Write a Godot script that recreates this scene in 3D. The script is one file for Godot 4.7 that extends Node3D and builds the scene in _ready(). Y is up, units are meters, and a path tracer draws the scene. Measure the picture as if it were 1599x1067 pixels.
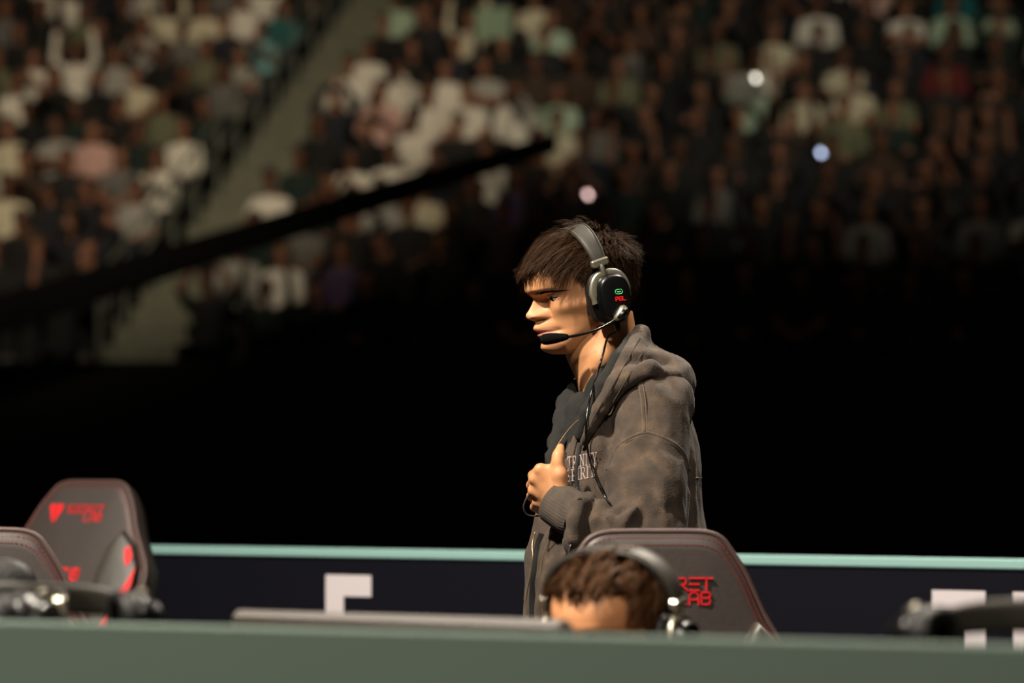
extends Node3D
# A player with a headset stands behind the gaming chairs on an esports stage; the crowd sits in the stand behind.

const FOCAL := 4668.0            # pixels, 105 mm on a 24 mm high frame of 1067 pixels
const EYE := Vector3(0, 1.40, 0)
const PITCH := 0.03993           # radians, camera looks slightly up
const MAN_D := 5.6

var rng := RandomNumberGenerator.new()
var used := {}
var M := {}

func _ready() -> void:
	rng.seed = 7
	setup_view()
	setup_lights()
	make_materials()
	build_arena()
	build_stand()
	build_handrail()
	build_barrier()
	build_front_panel()
	build_chairs()
	build_standing_player()
	build_seated_player()
	build_loose_headsets()
	build_crowd()

# ------------------------------------------------------------------ camera, sky, lights
func setup_view() -> void:
	var cam := Camera3D.new()
	cam.name = "camera"
	cam.position = EYE
	cam.rotation.x = PITCH
	cam.near = 0.05
	cam.far = 200.0
	var at := CameraAttributesPhysical.new()
	at.frustum_focal_length = 105.0
	at.frustum_focus_distance = 5.52
	at.frustum_near = 0.05
	at.frustum_far = 200.0
	at.exposure_aperture = 2.9
	cam.attributes = at
	cam.fov = rad_to_deg(2.0 * atan(533.5 / FOCAL))
	add_child(cam)
	cam.current = true
	var we := WorldEnvironment.new()
	we.name = "environment"
	var e := Environment.new()
	e.background_mode = Environment.BG_COLOR
	e.background_color = Color(0, 0, 0)
	e.tonemap_mode = Environment.TONE_MAPPER_LINEAR
	e.tonemap_exposure = 1.0
	e.sdfgi_enabled = true
	e.ssao_enabled = true
	e.ssil_enabled = true
	we.environment = e
	add_child(we)

func setup_lights() -> void:
	# unseen lamps placed to light stage and stand, the last an added fill: [position, aim, energy, cone, softness, colour, label]
	var warm := Color(1.0, 0.95, 0.88)
	var list := [
		[Vector3(-2.9, 6.2, -3.0), Vector3(0.15, 1.45, -5.6), 98.0, 34.0, 0.16, warm, "unseen stage lamp on the left, placed to light the standing player"],
		[Vector3(2.0, 6.8, -8.4), Vector3(0.3, 1.5, -5.4), 58.0, 26.0, 0.14, warm, "unseen stage lamp on the right, placed to light the standing player from behind"],
		[Vector3(0.5, 6.6, 1.6), Vector3(0.2, 1.1, -5.2), 34.0, 24.0, 0.3, warm, "unseen front lamp behind the camera, placed to light the desk row"],
		[Vector3(-4.5, 14.0, -13.0), P(140, 30, 34.5), 310.0, 17.0, 0.5, Color(1.0, 0.92, 0.79), "unseen roof lamp placed to light the upper left of the stand"],
		[Vector3(5.0, 14.0, -12.0), P(1290, 20, 33.5), 205.0, 11.0, 0.5, Color(1.0, 0.95, 0.84), "unseen roof lamp placed to light the upper right of the stand"],
		[Vector3(0.5, 14.5, -9.0), P(700, 360, 32.0), 10.0, 30.0, 0.5, Color(1.0, 0.95, 0.84), "added dim fill lamp over the whole stand, out of view"],
	]
	for a in list:
		unseen_lamp(a[0], a[1], a[2], a[3], a[4], a[5], a[6])

func unseen_lamp(pos: Vector3, aim: Vector3, energy: float, cone: float, soft: float, col: Color, label: String) -> void:  # one lamp out of view: housing, lens and beam
	var r := Node3D.new()
	r.name = numbered("unseen_lamp")
	r.position = pos
	add_child(r)
	tag(r, label, "lamp", "unseen lamps above stage and stand")
	var dir := (aim - pos).normalized()
	var b := Basis.looking_at(dir, Vector3.UP)
	var dark := mat(Color(0.03, 0.03, 0.03), 0.5)
	var mb := MB.new()
	mb.lathe([Vector2(0.0, 0.0), Vector2(0.10, 0.0), Vector2(0.13, 0.06), Vector2(0.15, 0.30), Vector2(0.16, 0.32), Vector2(0.16, 0.36), Vector2(0.145, 0.36), Vector2(0.14, 0.33), Vector2(0.0, 0.33)], 20, Transform3D(b * Basis(Vector3.RIGHT, -PI / 2), -dir * 0.42))
	mb.node("housing", dark, r)
	mb = MB.new()
	mb.lathe([Vector2(0.0, 0.0), Vector2(0.138, 0.0), Vector2(0.138, 0.008), Vector2(0.09, 0.016), Vector2(0.0, 0.02)], 20, Transform3D(b * Basis(Vector3.RIGHT, -PI / 2), -dir * 0.09))
	var glow := mat(Color(0.9, 0.88, 0.8), 0.3)
	glow.emission_enabled = true
	glow.emission = col
	glow.emission_energy_multiplier = 6.0
	mb.node("lamp_lens", glow, r)
	mb = MB.new()
	var side := dir.cross(Vector3.UP).normalized()
	mb.tube([-dir * 0.25 + side * 0.15, -dir * 0.25 + side * 0.22, Vector3(0, 0.30, 0) - dir * 0.25 + side * 0.2, Vector3(0, 0.36, 0) - dir * 0.25, Vector3(0, 0.30, 0) - dir * 0.25 - side * 0.2, -dir * 0.25 - side * 0.22, -dir * 0.25 - side * 0.15], [0.02], 8)
	mb.tube([Vector3(0, 0.36, 0) - dir * 0.25, Vector3(0, 15.7 - pos.y, 0) - dir * 0.25], [0.025], 8)
	mb.node("yoke", dark, r)
	var s := SpotLight3D.new()
	s.name = "beam"
	s.light_color = col
	s.light_energy = energy
	s.spot_angle = cone
	s.spot_angle_attenuation = 0.9
	s.spot_range = 60.0
	s.spot_attenuation = 2.0
	s.light_size = soft
	s.shadow_enabled = true
	r.add_child(s)
	s.transform = Transform3D(b, Vector3.ZERO)

# ------------------------------------------------------------------ small helpers
func P(px: float, py: float, d: float) -> Vector3:
	# the point of the place seen at that pixel, at that distance along the line of sight
	var f := Vector3(0, sin(PITCH), -cos(PITCH))
	var u := Vector3(0, cos(PITCH), sin(PITCH))
	return EYE + (f + Vector3.RIGHT * ((px - 799.5) / FOCAL) + u * ((533.5 - py) / FOCAL)) * d

func numbered(n: String) -> String:
	if not used.has(n):
		used[n] = 0
		return n
	used[n] += 1
	return "%s_%03d" % [n, used[n]]

func tag(o: Node, label: String, category := "", group := "", kind := "") -> void:
	if label: o.set_meta("label", label)
	if category: o.set_meta("category", category)
	if group: o.set_meta("group", group)
	if kind: o.set_meta("kind", kind)

func thing(called: String, at: Vector3, label: String, category: String, group := "") -> Node3D:
	var r := Node3D.new()
	r.name = numbered(called)
	r.position = at
	add_child(r)
	tag(r, label, category, group)
	return r

func mat(c: Color, rough := 0.7, metal := 0.0) -> StandardMaterial3D:
	var m := StandardMaterial3D.new()
	m.albedo_color = c
	m.roughness = rough
	m.metallic = metal
	return m

func noise_tex(seed_: int, freq: float, ramp: Array, size := 512, octaves := 4) -> NoiseTexture2D:
	var n := FastNoiseLite.new()
	n.seed = seed_
	n.noise_type = FastNoiseLite.TYPE_SIMPLEX_SMOOTH
	n.frequency = freq
	n.fractal_octaves = octaves
	var t := NoiseTexture2D.new()
	t.width = size
	t.height = size
	t.seamless = true
	t.noise = n
	if ramp.size():
		var g := Gradient.new()
		var offs := PackedFloat32Array()
		var cols := PackedColorArray()
		for i in ramp.size():
			offs.append(float(i) / (ramp.size() - 1))
			cols.append(ramp[i])
		g.offsets = offs
		g.colors = cols
		t.color_ramp = g
	return t

func tri_mat(tex: Texture2D, scale: float, rough: float, height: Texture2D = null, depth := 0.0) -> StandardMaterial3D:
	var m := StandardMaterial3D.new()
	m.albedo_texture = tex
	m.uv1_triplanar = true
	m.uv1_scale = Vector3.ONE * scale
	m.roughness = rough
	if height:
		m.heightmap_enabled = true
		m.heightmap_texture = height
		m.heightmap_scale = depth
	return m

func make_materials() -> void:
	var weave := noise_tex(5, 0.25, [], 512, 2)
	var washed := noise_tex(11, 0.012, [Color(0.16, 0.138, 0.12), Color(0.225, 0.188, 0.16), Color(0.29, 0.24, 0.195), Color(0.41, 0.335, 0.265)], 1024, 5)
	M.hoodie = tri_mat(washed, 1.9, 0.92, weave, 0.07)
	M.hoodie.rim_enabled = true
	M.hoodie.rim = 0.08
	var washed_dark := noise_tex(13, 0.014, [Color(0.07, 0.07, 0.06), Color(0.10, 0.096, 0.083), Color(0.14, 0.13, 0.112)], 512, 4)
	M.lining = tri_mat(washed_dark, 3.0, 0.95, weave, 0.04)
	M.rib = tri_mat(noise_tex(12, 0.02, [Color(0.22, 0.19, 0.17), Color(0.28, 0.245, 0.215), Color(0.33, 0.285, 0.245)], 512, 3), 4.0, 0.95, weave, 0.05)
	M.seam = mat(Color(0.38, 0.315, 0.255), 0.9)
	M.thread = mat(Color(0.22, 0.19, 0.165), 0.9)
	M.shirt_black = mat(Color(0.035, 0.033, 0.03), 0.9)
	M.cord = mat(Color(0.03, 0.03, 0.03), 0.75)
	M.cable = mat(Color(0.025, 0.025, 0.025), 0.25)
	M.grey_cord = mat(Color(0.33, 0.30, 0.28), 0.6)
	M.zip = mat(Color(0.66, 0.57, 0.43), 0.35, 0.8)
	M.print = mat(Color(0.62, 0.56, 0.54), 0.9)
	M.skin = mat(Color.WHITE, 0.48)
	M.skin.vertex_color_use_as_albedo = true
	M.skin.subsurf_scatter_enabled = true
	M.skin.subsurf_scatter_strength = 0.08
	M.skin.metallic_specular = 0.42
	M.skin.uv1_triplanar = true
	M.skin.uv1_scale = Vector3.ONE * 18.0
	M.skin.heightmap_enabled = true
	M.skin.heightmap_texture = noise_tex(21, 0.09, [], 512, 3)
	M.skin.heightmap_scale = 0.012
	M.hair_dark = mat(Color(0.20, 0.135, 0.085), 0.6)
	M.hair_dark.metallic_specular = 0.18
	M.hair_brown = mat(Color(0.295, 0.195, 0.12), 0.55)
	M.hair_brown.metallic_specular = 0.2
	M.brow = mat(Color(0.17, 0.115, 0.08), 0.7)
	M.eye_white = mat(Color(0.50, 0.43, 0.37), 0.25)
	M.iris = mat(Color(0.07, 0.045, 0.03), 0.1)
	M.lash = mat(Color(0.05, 0.035, 0.025), 0.6)
	M.leather = tri_mat(noise_tex(31, 0.05, [Color(0.215, 0.19, 0.18), Color(0.235, 0.208, 0.198), Color(0.25, 0.222, 0.21)], 512, 4), 3.0, 0.5, noise_tex(32, 0.12, [], 512, 3), 0.012)
	M.leather_shaded = tri_mat(noise_tex(33, 0.05, [Color(0.16, 0.145, 0.125), Color(0.19, 0.17, 0.145), Color(0.21, 0.185, 0.16)], 512, 4), 3.0, 0.5, noise_tex(32, 0.12, [], 512, 3), 0.012)  # bolster leather, darkened to carry the shade of the turned side
	M.leather_black = tri_mat(noise_tex(34, 0.05, [Color(0.05, 0.05, 0.045), Color(0.08, 0.08, 0.075)], 256, 4), 3.0, 0.6, noise_tex(35, 0.03, [], 512, 3), 0.09)
	M.piping = mat(Color(0.30, 0.225, 0.21), 0.55)
	M.red = mat(Color(0.86, 0.07, 0.11), 0.6)
	M.stitch = mat(Color(0.62, 0.16, 0.16), 0.7)
	M.plastic = mat(Color(0.035, 0.035, 0.035), 0.4)
	M.shell = mat(Color(0.022, 0.022, 0.022), 0.32)
	M.cushion = mat(Color(0.03, 0.03, 0.03), 0.55)
	M.band = tri_mat(noise_tex(41, 0.06, [Color(0.155, 0.142, 0.118), Color(0.20, 0.182, 0.15)], 256, 3), 8.0, 0.55)
	M.band_edge = mat(Color(0.25, 0.225, 0.19), 0.6)
	M.silver = mat(Color(0.70, 0.68, 0.61), 0.34, 0.8)
	M.green_led = mat(Color(0.25, 0.85, 0.45), 0.5)
	M.cup_red = mat(Color(0.92, 0.07, 0.10), 0.5)
	M.foam = mat(Color(0.03, 0.03, 0.03), 0.9)
	M.foam.metallic_specular = 0.2
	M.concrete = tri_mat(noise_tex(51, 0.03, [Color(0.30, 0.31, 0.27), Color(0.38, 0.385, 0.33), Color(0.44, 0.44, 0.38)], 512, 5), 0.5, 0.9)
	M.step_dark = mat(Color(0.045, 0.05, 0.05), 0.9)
	M.black_wall = mat(Color(0.02, 0.02, 0.02), 0.9)

# ------------------------------------------------------------------ mesh collector
class MB:
	var v := PackedVector3Array()
	var n := PackedVector3Array()
	var c := PackedColorArray()
	var idx := PackedInt32Array()
	var tint := Color.WHITE
	var colored := false

	func vert(p: Vector3) -> int:
		v.append(p)
		n.append(Vector3.ZERO)
		c.append(tint)
		return v.size() - 1

	func face(a: int, b: int, d: int) -> void:       # seen from outside the corners run clockwise
		idx.append(a)
		idx.append(b)
		idx.append(d)

	func flat(pts: Array, out: Vector3) -> void:     # a convex polygon with its own corners, turned outwards
		var nn: Vector3 = (pts[1] - pts[0]).cross(pts[2] - pts[0])
		var l := pts.duplicate()
		if nn.dot(out) > 0.0:
			l.reverse()
		var k := []
		for p in l:
			k.append(vert(p))
		for i in range(1, l.size() - 1):
			face(k[0], k[i], k[i + 1])

	func box(size: Vector3, t: Transform3D, bev := 0.004) -> void:
		var h := size / 2.0
		bev = minf(bev, minf(h.x, minf(h.y, h.z)) * 0.9)
		for ax in 3:
			for s in [-1.0, 1.0]:
				var pts := []
				for q in [[-1, -1], [1, -1], [1, 1], [-1, 1]]:
					var p := Vector3.ZERO
					p[ax] = s * h[ax]
					p[(ax + 1) % 3] = q[0] * (h[(ax + 1) % 3] - bev)
					p[(ax + 2) % 3] = q[1] * (h[(ax + 2) % 3] - bev)
					pts.append(t * p)
				var o := Vector3.ZERO
				o[ax] = s
				flat(pts, t.basis * o)
		if bev <= 0.0001:
			return
		for ax in 3:
			var b1 := (ax + 1) % 3
			var b2 := (ax + 2) % 3
			for s1 in [-1.0, 1.0]:
				for s2 in [-1.0, 1.0]:
					var pts := []
					for e in [-1.0, 1.0]:
						var p := Vector3.ZERO
						p[ax] = e * (h[ax] - bev)
						p[b1] = s1 * h[b1]
						p[b2] = s2 * (h[b2] - bev)
						var q := Vector3.ZERO
						q[ax] = e * (h[ax] - bev)
						q[b1] = s1 * (h[b1] - bev)
						q[b2] = s2 * h[b2]
						if e < 0: pts.append_array([t * p, t * q])
						else: pts.append_array([t * q, t * p])
					var o := Vector3.ZERO
					o[b1] = s1
					o[b2] = s2
					flat(pts, t.basis * o)
		for sx in [-1.0, 1.0]:
			for sy in [-1.0, 1.0]:
				for sz in [-1.0, 1.0]:
					var s := Vector3(sx, sy, sz)
					var a := Vector3(sx * h.x, sy * (h.y - bev), sz * (h.z - bev))
					var b := Vector3(sx * (h.x - bev), sy * h.y, sz * (h.z - bev))
					var d := Vector3(sx * (h.x - bev), sy * (h.y - bev), sz * h.z)
					flat([t * a, t * b, t * d], t.basis * s)

	func bar(a: Vector3, b: Vector3, w: float, d: float, up: Vector3, bev := 0.0) -> void:
		var z := (b - a).normalized()
		var x := up.cross(z).normalized()
		box(Vector3(w, d, (b - a).length()), Transform3D(Basis(x, z.cross(x), z), (a + b) / 2.0), bev)

	# rows of points, each row a ring (closed) or a line
	func grid(rows: Array, closed: bool, flip := false) -> void:
		var first := v.size()
		var m: int = rows[0].size()
		for r in rows:
			for p in r:
				vert(p)
		for i in rows.size() - 1:
			for j in (m if closed else m - 1):
				var a := first + i * m + j
				var b := first + i * m + (j + 1) % m
				var d := a + m
				var e := b + m
				if flip:
					face(a, d, b)
					face(b, d, e)
				else:
					face(a, b, d)
					face(b, e, d)

	func lathe(profile: Array, sides: int, t: Transform3D) -> void:
		var rows := []
		for q in profile:
			var ring := []
			for j in sides:
				var an := TAU * j / sides
				ring.append(t * Vector3(q.x * cos(an), q.y, q.x * sin(an)))
			rows.append(ring)
		grid(rows, true)

	func tube(pts: Array, radii: Array, sides := 8, squash := 1.0, up := Vector3.ZERO) -> void:
		var rows := []
		var side := Vector3.ZERO
		for i in pts.size():
			var tng: Vector3 = (pts[mini(i + 1, pts.size() - 1)] - pts[maxi(i - 1, 0)]).normalized()
			if up != Vector3.ZERO:
				side = up.cross(tng).normalized()
			elif i == 0:
				side = tng.cross(Vector3.UP if absf(tng.y) < 0.9 else Vector3.RIGHT).normalized()
			else:
				side = (side - tng * side.dot(tng)).normalized()
			var nor := tng.cross(side)
			var r: float = radii[mini(i, radii.size() - 1)]
			var ring := []
			for j in sides:
				var an := TAU * j / sides
				ring.append(pts[i] + side * cos(an) * r + nor * sin(an) * r * squash)
			if i == 0:
				var cap := []
				for j in sides: cap.append(pts[i])
				rows.append(cap)
			rows.append(ring)
			if i == pts.size() - 1:
				var cap2 := []
				for j in sides: cap2.append(pts[i])
				rows.append(cap2)
		grid(rows, true)

	func ball(t: Transform3D, rings := 10, sides := 16) -> void:
		var prof := []
		for i in rings + 1:
			var a := PI * i / rings
			prof.append(Vector2(sin(a), -cos(a)))
		lathe(prof, sides, t)

	func finish_normals() -> void:
		for i in n.size():
			n[i] = Vector3.ZERO
		for i in range(0, idx.size(), 3):
			var a := idx[i]
			var b := idx[i + 1]
			var d := idx[i + 2]
			var nn := (v[d] - v[a]).cross(v[b] - v[a])
			n[a] += nn
			n[b] += nn
			n[d] += nn
		for i in n.size():
			n[i] = n[i].normalized() if n[i].length_squared() > 1e-20 else Vector3.UP

	# ends of a lathe or tube meet in one spot: weld corners that coincide before smoothing
	func mesh(weld := false) -> ArrayMesh:
		finish_normals()
		if weld:
			var sums := {}
			for i in v.size():
				var k := Vector3i((v[i] * 20000.0).round())
				sums[k] = sums.get(k, Vector3.ZERO) + n[i]
			for i in v.size():
				n[i] = (sums[Vector3i((v[i] * 20000.0).round())] as Vector3).normalized()
		var arr := []
		arr.resize(Mesh.ARRAY_MAX)
		arr[Mesh.ARRAY_VERTEX] = v
		arr[Mesh.ARRAY_NORMAL] = n
		if colored:
			arr[Mesh.ARRAY_COLOR] = c
		arr[Mesh.ARRAY_INDEX] = idx
		var m := ArrayMesh.new()
		m.add_surface_from_arrays(Mesh.PRIMITIVE_TRIANGLES, arr)
		return m

	func node(called: String, material: Material, parent: Node, weld := false) -> MeshInstance3D:
		var o := MeshInstance3D.new()
		o.name = called
		o.mesh = mesh(weld)
		o.material_override = material
		parent.add_child(o, true)
		return o

	func shift(by: Vector3) -> MB:
		for i in v.size():
			v[i] += by
		return self

# ------------------------------------------------------------------ rounded bodies from joined capsules
class Field:
	var o: Vector3
	var h: float
	var nx: int
	var ny: int
	var nz: int
	var d := PackedFloat32Array()
	var t := PackedByteArray()

	func _init(lo: Vector3, hi: Vector3, cell: float) -> void:
		o = lo
		h = cell
		nx = int((hi.x - lo.x) / cell) + 2
		ny = int((hi.y - lo.y) / cell) + 2
		nz = int((hi.z - lo.z) / cell) + 2
		d.resize(nx * ny * nz)
		d.fill(1.0)
		t.resize(nx * ny * nz)

	func capsule(a: Vector3, b: Vector3, ra: float, rb: float, k: float, tag_ := 0, sc := Vector3.ONE, cut := false) -> void:
		var m := maxf(k, 2.0 * h) + h
		var rm := maxf(ra, rb)
		var lo := (a.min(b) - sc * rm - Vector3.ONE * m - o) / h
		var hi := (a.max(b) + sc * rm + Vector3.ONE * m - o) / h
		var x0 := clampi(int(lo.x), 0, nx - 1)
		var x1 := clampi(int(hi.x) + 1, 0, nx - 1)
		var y0 := clampi(int(lo.y), 0, ny - 1)
		var y1 := clampi(int(hi.y) + 1, 0, ny - 1)
		var z0 := clampi(int(lo.z), 0, nz - 1)
		var z1 := clampi(int(hi.z) + 1, 0, nz - 1)
		var inv := Vector3.ONE / sc
		var sa := a * inv
		var ab := b * inv - sa
		var l2 := maxf(ab.length_squared(), 1e-12)
		var small := minf(sc.x, minf(sc.y, sc.z))
		var dr := rb - ra
		for z in range(z0, z1 + 1):
			for y in range(y0, y1 + 1):
				var i := (z * ny + y) * nx + x0
				for x in range(x0, x1 + 1):
					var p := (o + Vector3(x, y, z) * h) * inv - sa
					var q := clampf(p.dot(ab) / l2, 0.0, 1.0)
					var e := ((p - ab * q).length() - ra - dr * q) * small
					var f := d[i]
					if cut:
						e = -e
						var w := maxf(k - absf(f - e), 0.0)
						d[i] = maxf(f, e) + w * w / (4.0 * k)
					else:
						if e < f:
							t[i] = tag_
						var w := maxf(k - absf(f - e), 0.0)
						d[i] = minf(f, e) - w * w / (4.0 * k)
					i += 1

	func chain(pts: Array, radii: Array, k: float, tag_ := 0, sc := Vector3.ONE) -> void:
		for i in pts.size() - 1:
			capsule(pts[i], pts[i + 1], radii[mini(i, radii.size() - 1)], radii[mini(i + 1, radii.size() - 1)], k, tag_, sc)

	func at(p: Vector3) -> float:
		var q := (p - o) / h
		var x := int(floor(q.x))
		var y := int(floor(q.y))
		var z := int(floor(q.z))
		if x < 0 or y < 0 or z < 0 or x >= nx - 1 or y >= ny - 1 or z >= nz - 1:
			return 1.0
		var f := q - Vector3(x, y, z)
		var i := (z * ny + y) * nx + x
		var s := nx * ny
		var a := lerpf(lerpf(d[i], d[i + 1], f.x), lerpf(d[i + nx], d[i + nx + 1], f.x), f.y)
		var b := lerpf(lerpf(d[i + s], d[i + s + 1], f.x), lerpf(d[i + s + nx], d[i + s + nx + 1], f.x), f.y)
		return lerpf(a, b, f.z)

	func hit(from: Vector3, dir: Vector3, far: float) -> Vector3:
		var s := 0.0
		while s < far:
			var e := at(from + dir * s)
			if e <= 0.0:
				for k in 6:
					s += clampf(at(from + dir * s), -h, h) * 0.8
				return from + dir * s
			s += clampf(e * 0.7, h * 0.25, h * 4.0)
		return Vector3.INF

	# one vertex in each cell that the surface crosses, one quad round each crossed edge; a mesh for each tag
	func surfaces(bend = null, pick = null) -> Dictionary:
		var at_cell := PackedInt32Array()
		at_cell.resize(nx * ny * nz)
		at_cell.fill(-1)
		var pos := PackedVector3Array()
		var tags := PackedByteArray()
		var s := nx * ny
		var off := [0, 1, nx, nx + 1, s, s + 1, s + nx, s + nx + 1]
		var edges := [[0, 1], [2, 3], [4, 5], [6, 7], [0, 2], [1, 3], [4, 6], [5, 7], [0, 4], [1, 5], [2, 6], [3, 7]]
		for z in nz - 1:
			for y in ny - 1:
				var i := (z * ny + y) * nx
				for x in nx - 1:
					var far := d[i]
					if far < h * 2.5 and far > -h * 2.5:
						var neg := 0
						for k in 8:
							if d[i + off[k]] < 0.0: neg += 1
						if neg > 0 and neg < 8:
							var sum := Vector3.ZERO
							var cnt := 0
							for e in edges:
								var da := d[i + off[e[0]]]
								var db := d[i + off[e[1]]]
								if (da < 0.0) != (db < 0.0):
									var q := da / (da - db)
									var pa := Vector3(e[0] & 1, (e[0] >> 1) & 1, e[0] >> 2)
									var pb := Vector3(e[1] & 1, (e[1] >> 1) & 1, e[1] >> 2)
									sum += pa.lerp(pb, q)
									cnt += 1
							at_cell[i] = pos.size()
							pos.append(o + (Vector3(x, y, z) + sum / cnt) * h)
							tags.append(t[i])
					i += 1
		var quads := PackedInt32Array()
		for z in range(1, nz - 1):
			for y in range(1, ny - 1):
				var i := (z * ny + y) * nx + 1
				for x in range(1, nx - 1):
					var c0 := at_cell[i]
					var a := d[i] < 0.0
					if c0 >= 0 or absf(d[i]) < h * 2.0:
						if (d[i + 1] < 0.0) != a:
							_quad(quads, at_cell[i - nx - s], at_cell[i - s], at_cell[i], at_cell[i - nx], a)
						if (d[i + nx] < 0.0) != a:
							_quad(quads, at_cell[i - 1 - s], at_cell[i - 1], at_cell[i], at_cell[i - s], a)
						if (d[i + s] < 0.0) != a:
							_quad(quads, at_cell[i - 1 - nx], at_cell[i - nx], at_cell[i], at_cell[i - 1], a)
					i += 1
		var whole := MB.new()
		for p in pos:
			whole.vert(p)
		for k in range(0, quads.size(), 4):
			whole.face(quads[k], quads[k + 1], quads[k + 2])
			whole.face(quads[k], quads[k + 2], quads[k + 3])
		whole.finish_normals()
		if bend != null:
			for k in pos.size():
				whole.v[k] = bend.call(whole.v[k], whole.n[k], tags[k])
			whole.finish_normals()
		if pick != null:
			for k in pos.size():
				tags[k] = pick.call(whole.v[k], tags[k])
		var out := {}
		var maps := {}
		for k in range(0, whole.idx.size(), 3):
			var g := tags[whole.idx[k]]
			if not out.has(g):
				out[g] = MB.new()
				maps[g] = {}
			var mb: MB = out[g]
			var mp: Dictionary = maps[g]
			for q in 3:
				var w := whole.idx[k + q]
				if not mp.has(w):
					mp[w] = mb.v.size()
					mb.v.append(whole.v[w])
					mb.n.append(whole.n[w])
					mb.c.append(Color.WHITE)
				mb.idx.append(mp[w])
		return out

	func _quad(l: PackedInt32Array, a: int, b: int, c: int, e: int, inside: bool) -> void:
		if a < 0 or b < 0 or c < 0 or e < 0:
			return
		if inside:
			l.append_array(PackedInt32Array([a, e, c, b]))
		else:
			l.append_array(PackedInt32Array([a, b, c, e]))

func kept(mb: MB, called: String, material: Material, parent: Node, at: Vector3) -> MeshInstance3D:
	# a mesh whose normals are already right, moved so that it hangs from a thing at that place
	var arr := []
	arr.resize(Mesh.ARRAY_MAX)
	for i in mb.v.size():
		mb.v[i] -= at
	arr[Mesh.ARRAY_VERTEX] = mb.v
	arr[Mesh.ARRAY_NORMAL] = mb.n
	if mb.colored:
		arr[Mesh.ARRAY_COLOR] = mb.c
	arr[Mesh.ARRAY_INDEX] = mb.idx
	var m := ArrayMesh.new()
	m.add_surface_from_arrays(Mesh.PRIMITIVE_TRIANGLES, arr)
	var o := MeshInstance3D.new()
	o.name = called
	o.mesh = m
	o.material_override = material
	parent.add_child(o, true)
	return o

func smooth_line(pts: Array, per := 6) -> Array:
	var out := []
	for i in pts.size() - 1:
		var a: Vector3 = pts[maxi(i - 1, 0)]
		var b: Vector3 = pts[i]
		var c: Vector3 = pts[i + 1]
		var d: Vector3 = pts[mini(i + 2, pts.size() - 1)]
		for k in per:
			out.append(b.cubic_interpolate(c, a, d, float(k) / per))
	out.append(pts[pts.size() - 1])
	return out

func table(keys: Array, x: float) -> float:
	# smooth reading of a list of [x, y]
	if x <= keys[0][0]: return keys[0][1]
	for i in keys.size() - 1:
		if x <= keys[i + 1][0]:
			var t0: float = keys[i][0]
			var span: float = keys[i + 1][0] - t0
			var p: Array = keys[maxi(i - 1, 0)]
			var e: Array = keys[mini(i + 2, keys.size() - 1)]
			var pre: float = p[0] - t0 if i > 0 else -span
			var post: float = e[0] - t0 if i < keys.size() - 2 else 2.0 * span
			return cubic_interpolate_in_time(keys[i][1], keys[i + 1][1], p[1], e[1], (x - t0) / span, span, pre, post)
	return keys[keys.size() - 1][1]

# ------------------------------------------------------------------ the hall
func slab(called: String, lo: Vector3, hi: Vector3, m: Material) -> void:
	var mb := MB.new()
	mb.box(hi - lo, Transform3D(Basis(), (lo + hi) / 2.0), 0.0)
	var o := mb.node(called, m, self)
	tag(o, "", "", "", "structure")

func build_arena() -> void:
	slab("floor", Vector3(-22, -0.3, -50), Vector3(22, 0, 6), mat(Color(0.05, 0.05, 0.055), 0.6))
	slab("wall_back", Vector3(-22, 0, -50.3), Vector3(22, 16, -50), M.black_wall)
	slab("wall_front", Vector3(-22, 0, 6), Vector3(22, 16, 6.3), M.black_wall)
	slab("wall_left", Vector3(-22.3, 0, -50), Vector3(-22, 16, 6), M.black_wall)
	slab("wall_right", Vector3(22, 0, -50), Vector3(22.3, 16, 6), M.black_wall)
	slab("ceiling", Vector3(-22, 16, -50), Vector3(22, 16.3, 6), M.black_wall)

# the raked stand: rows run along ROW, climb along BACK
const TURN := 0.2094             # radians
const RISE := 0.42
const RUN := 0.80
const FIRST := -3
const LAST := 11
var row_dir := Vector3(cos(TURN), 0, sin(TURN))
var back_dir := Vector3(sin(TURN), 0, -cos(TURN))
var aisle0 := Vector3.ZERO       # the foot of row 0 in the middle of the aisle
const AISLE_HALF := 0.46

func row_at(j: int, along: float, back := 0.0, up := 0.0) -> Vector3:
	return aisle0 + back_dir * (RUN * j + back) + row_dir * along + Vector3.UP * (RISE * j + up)

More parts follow.
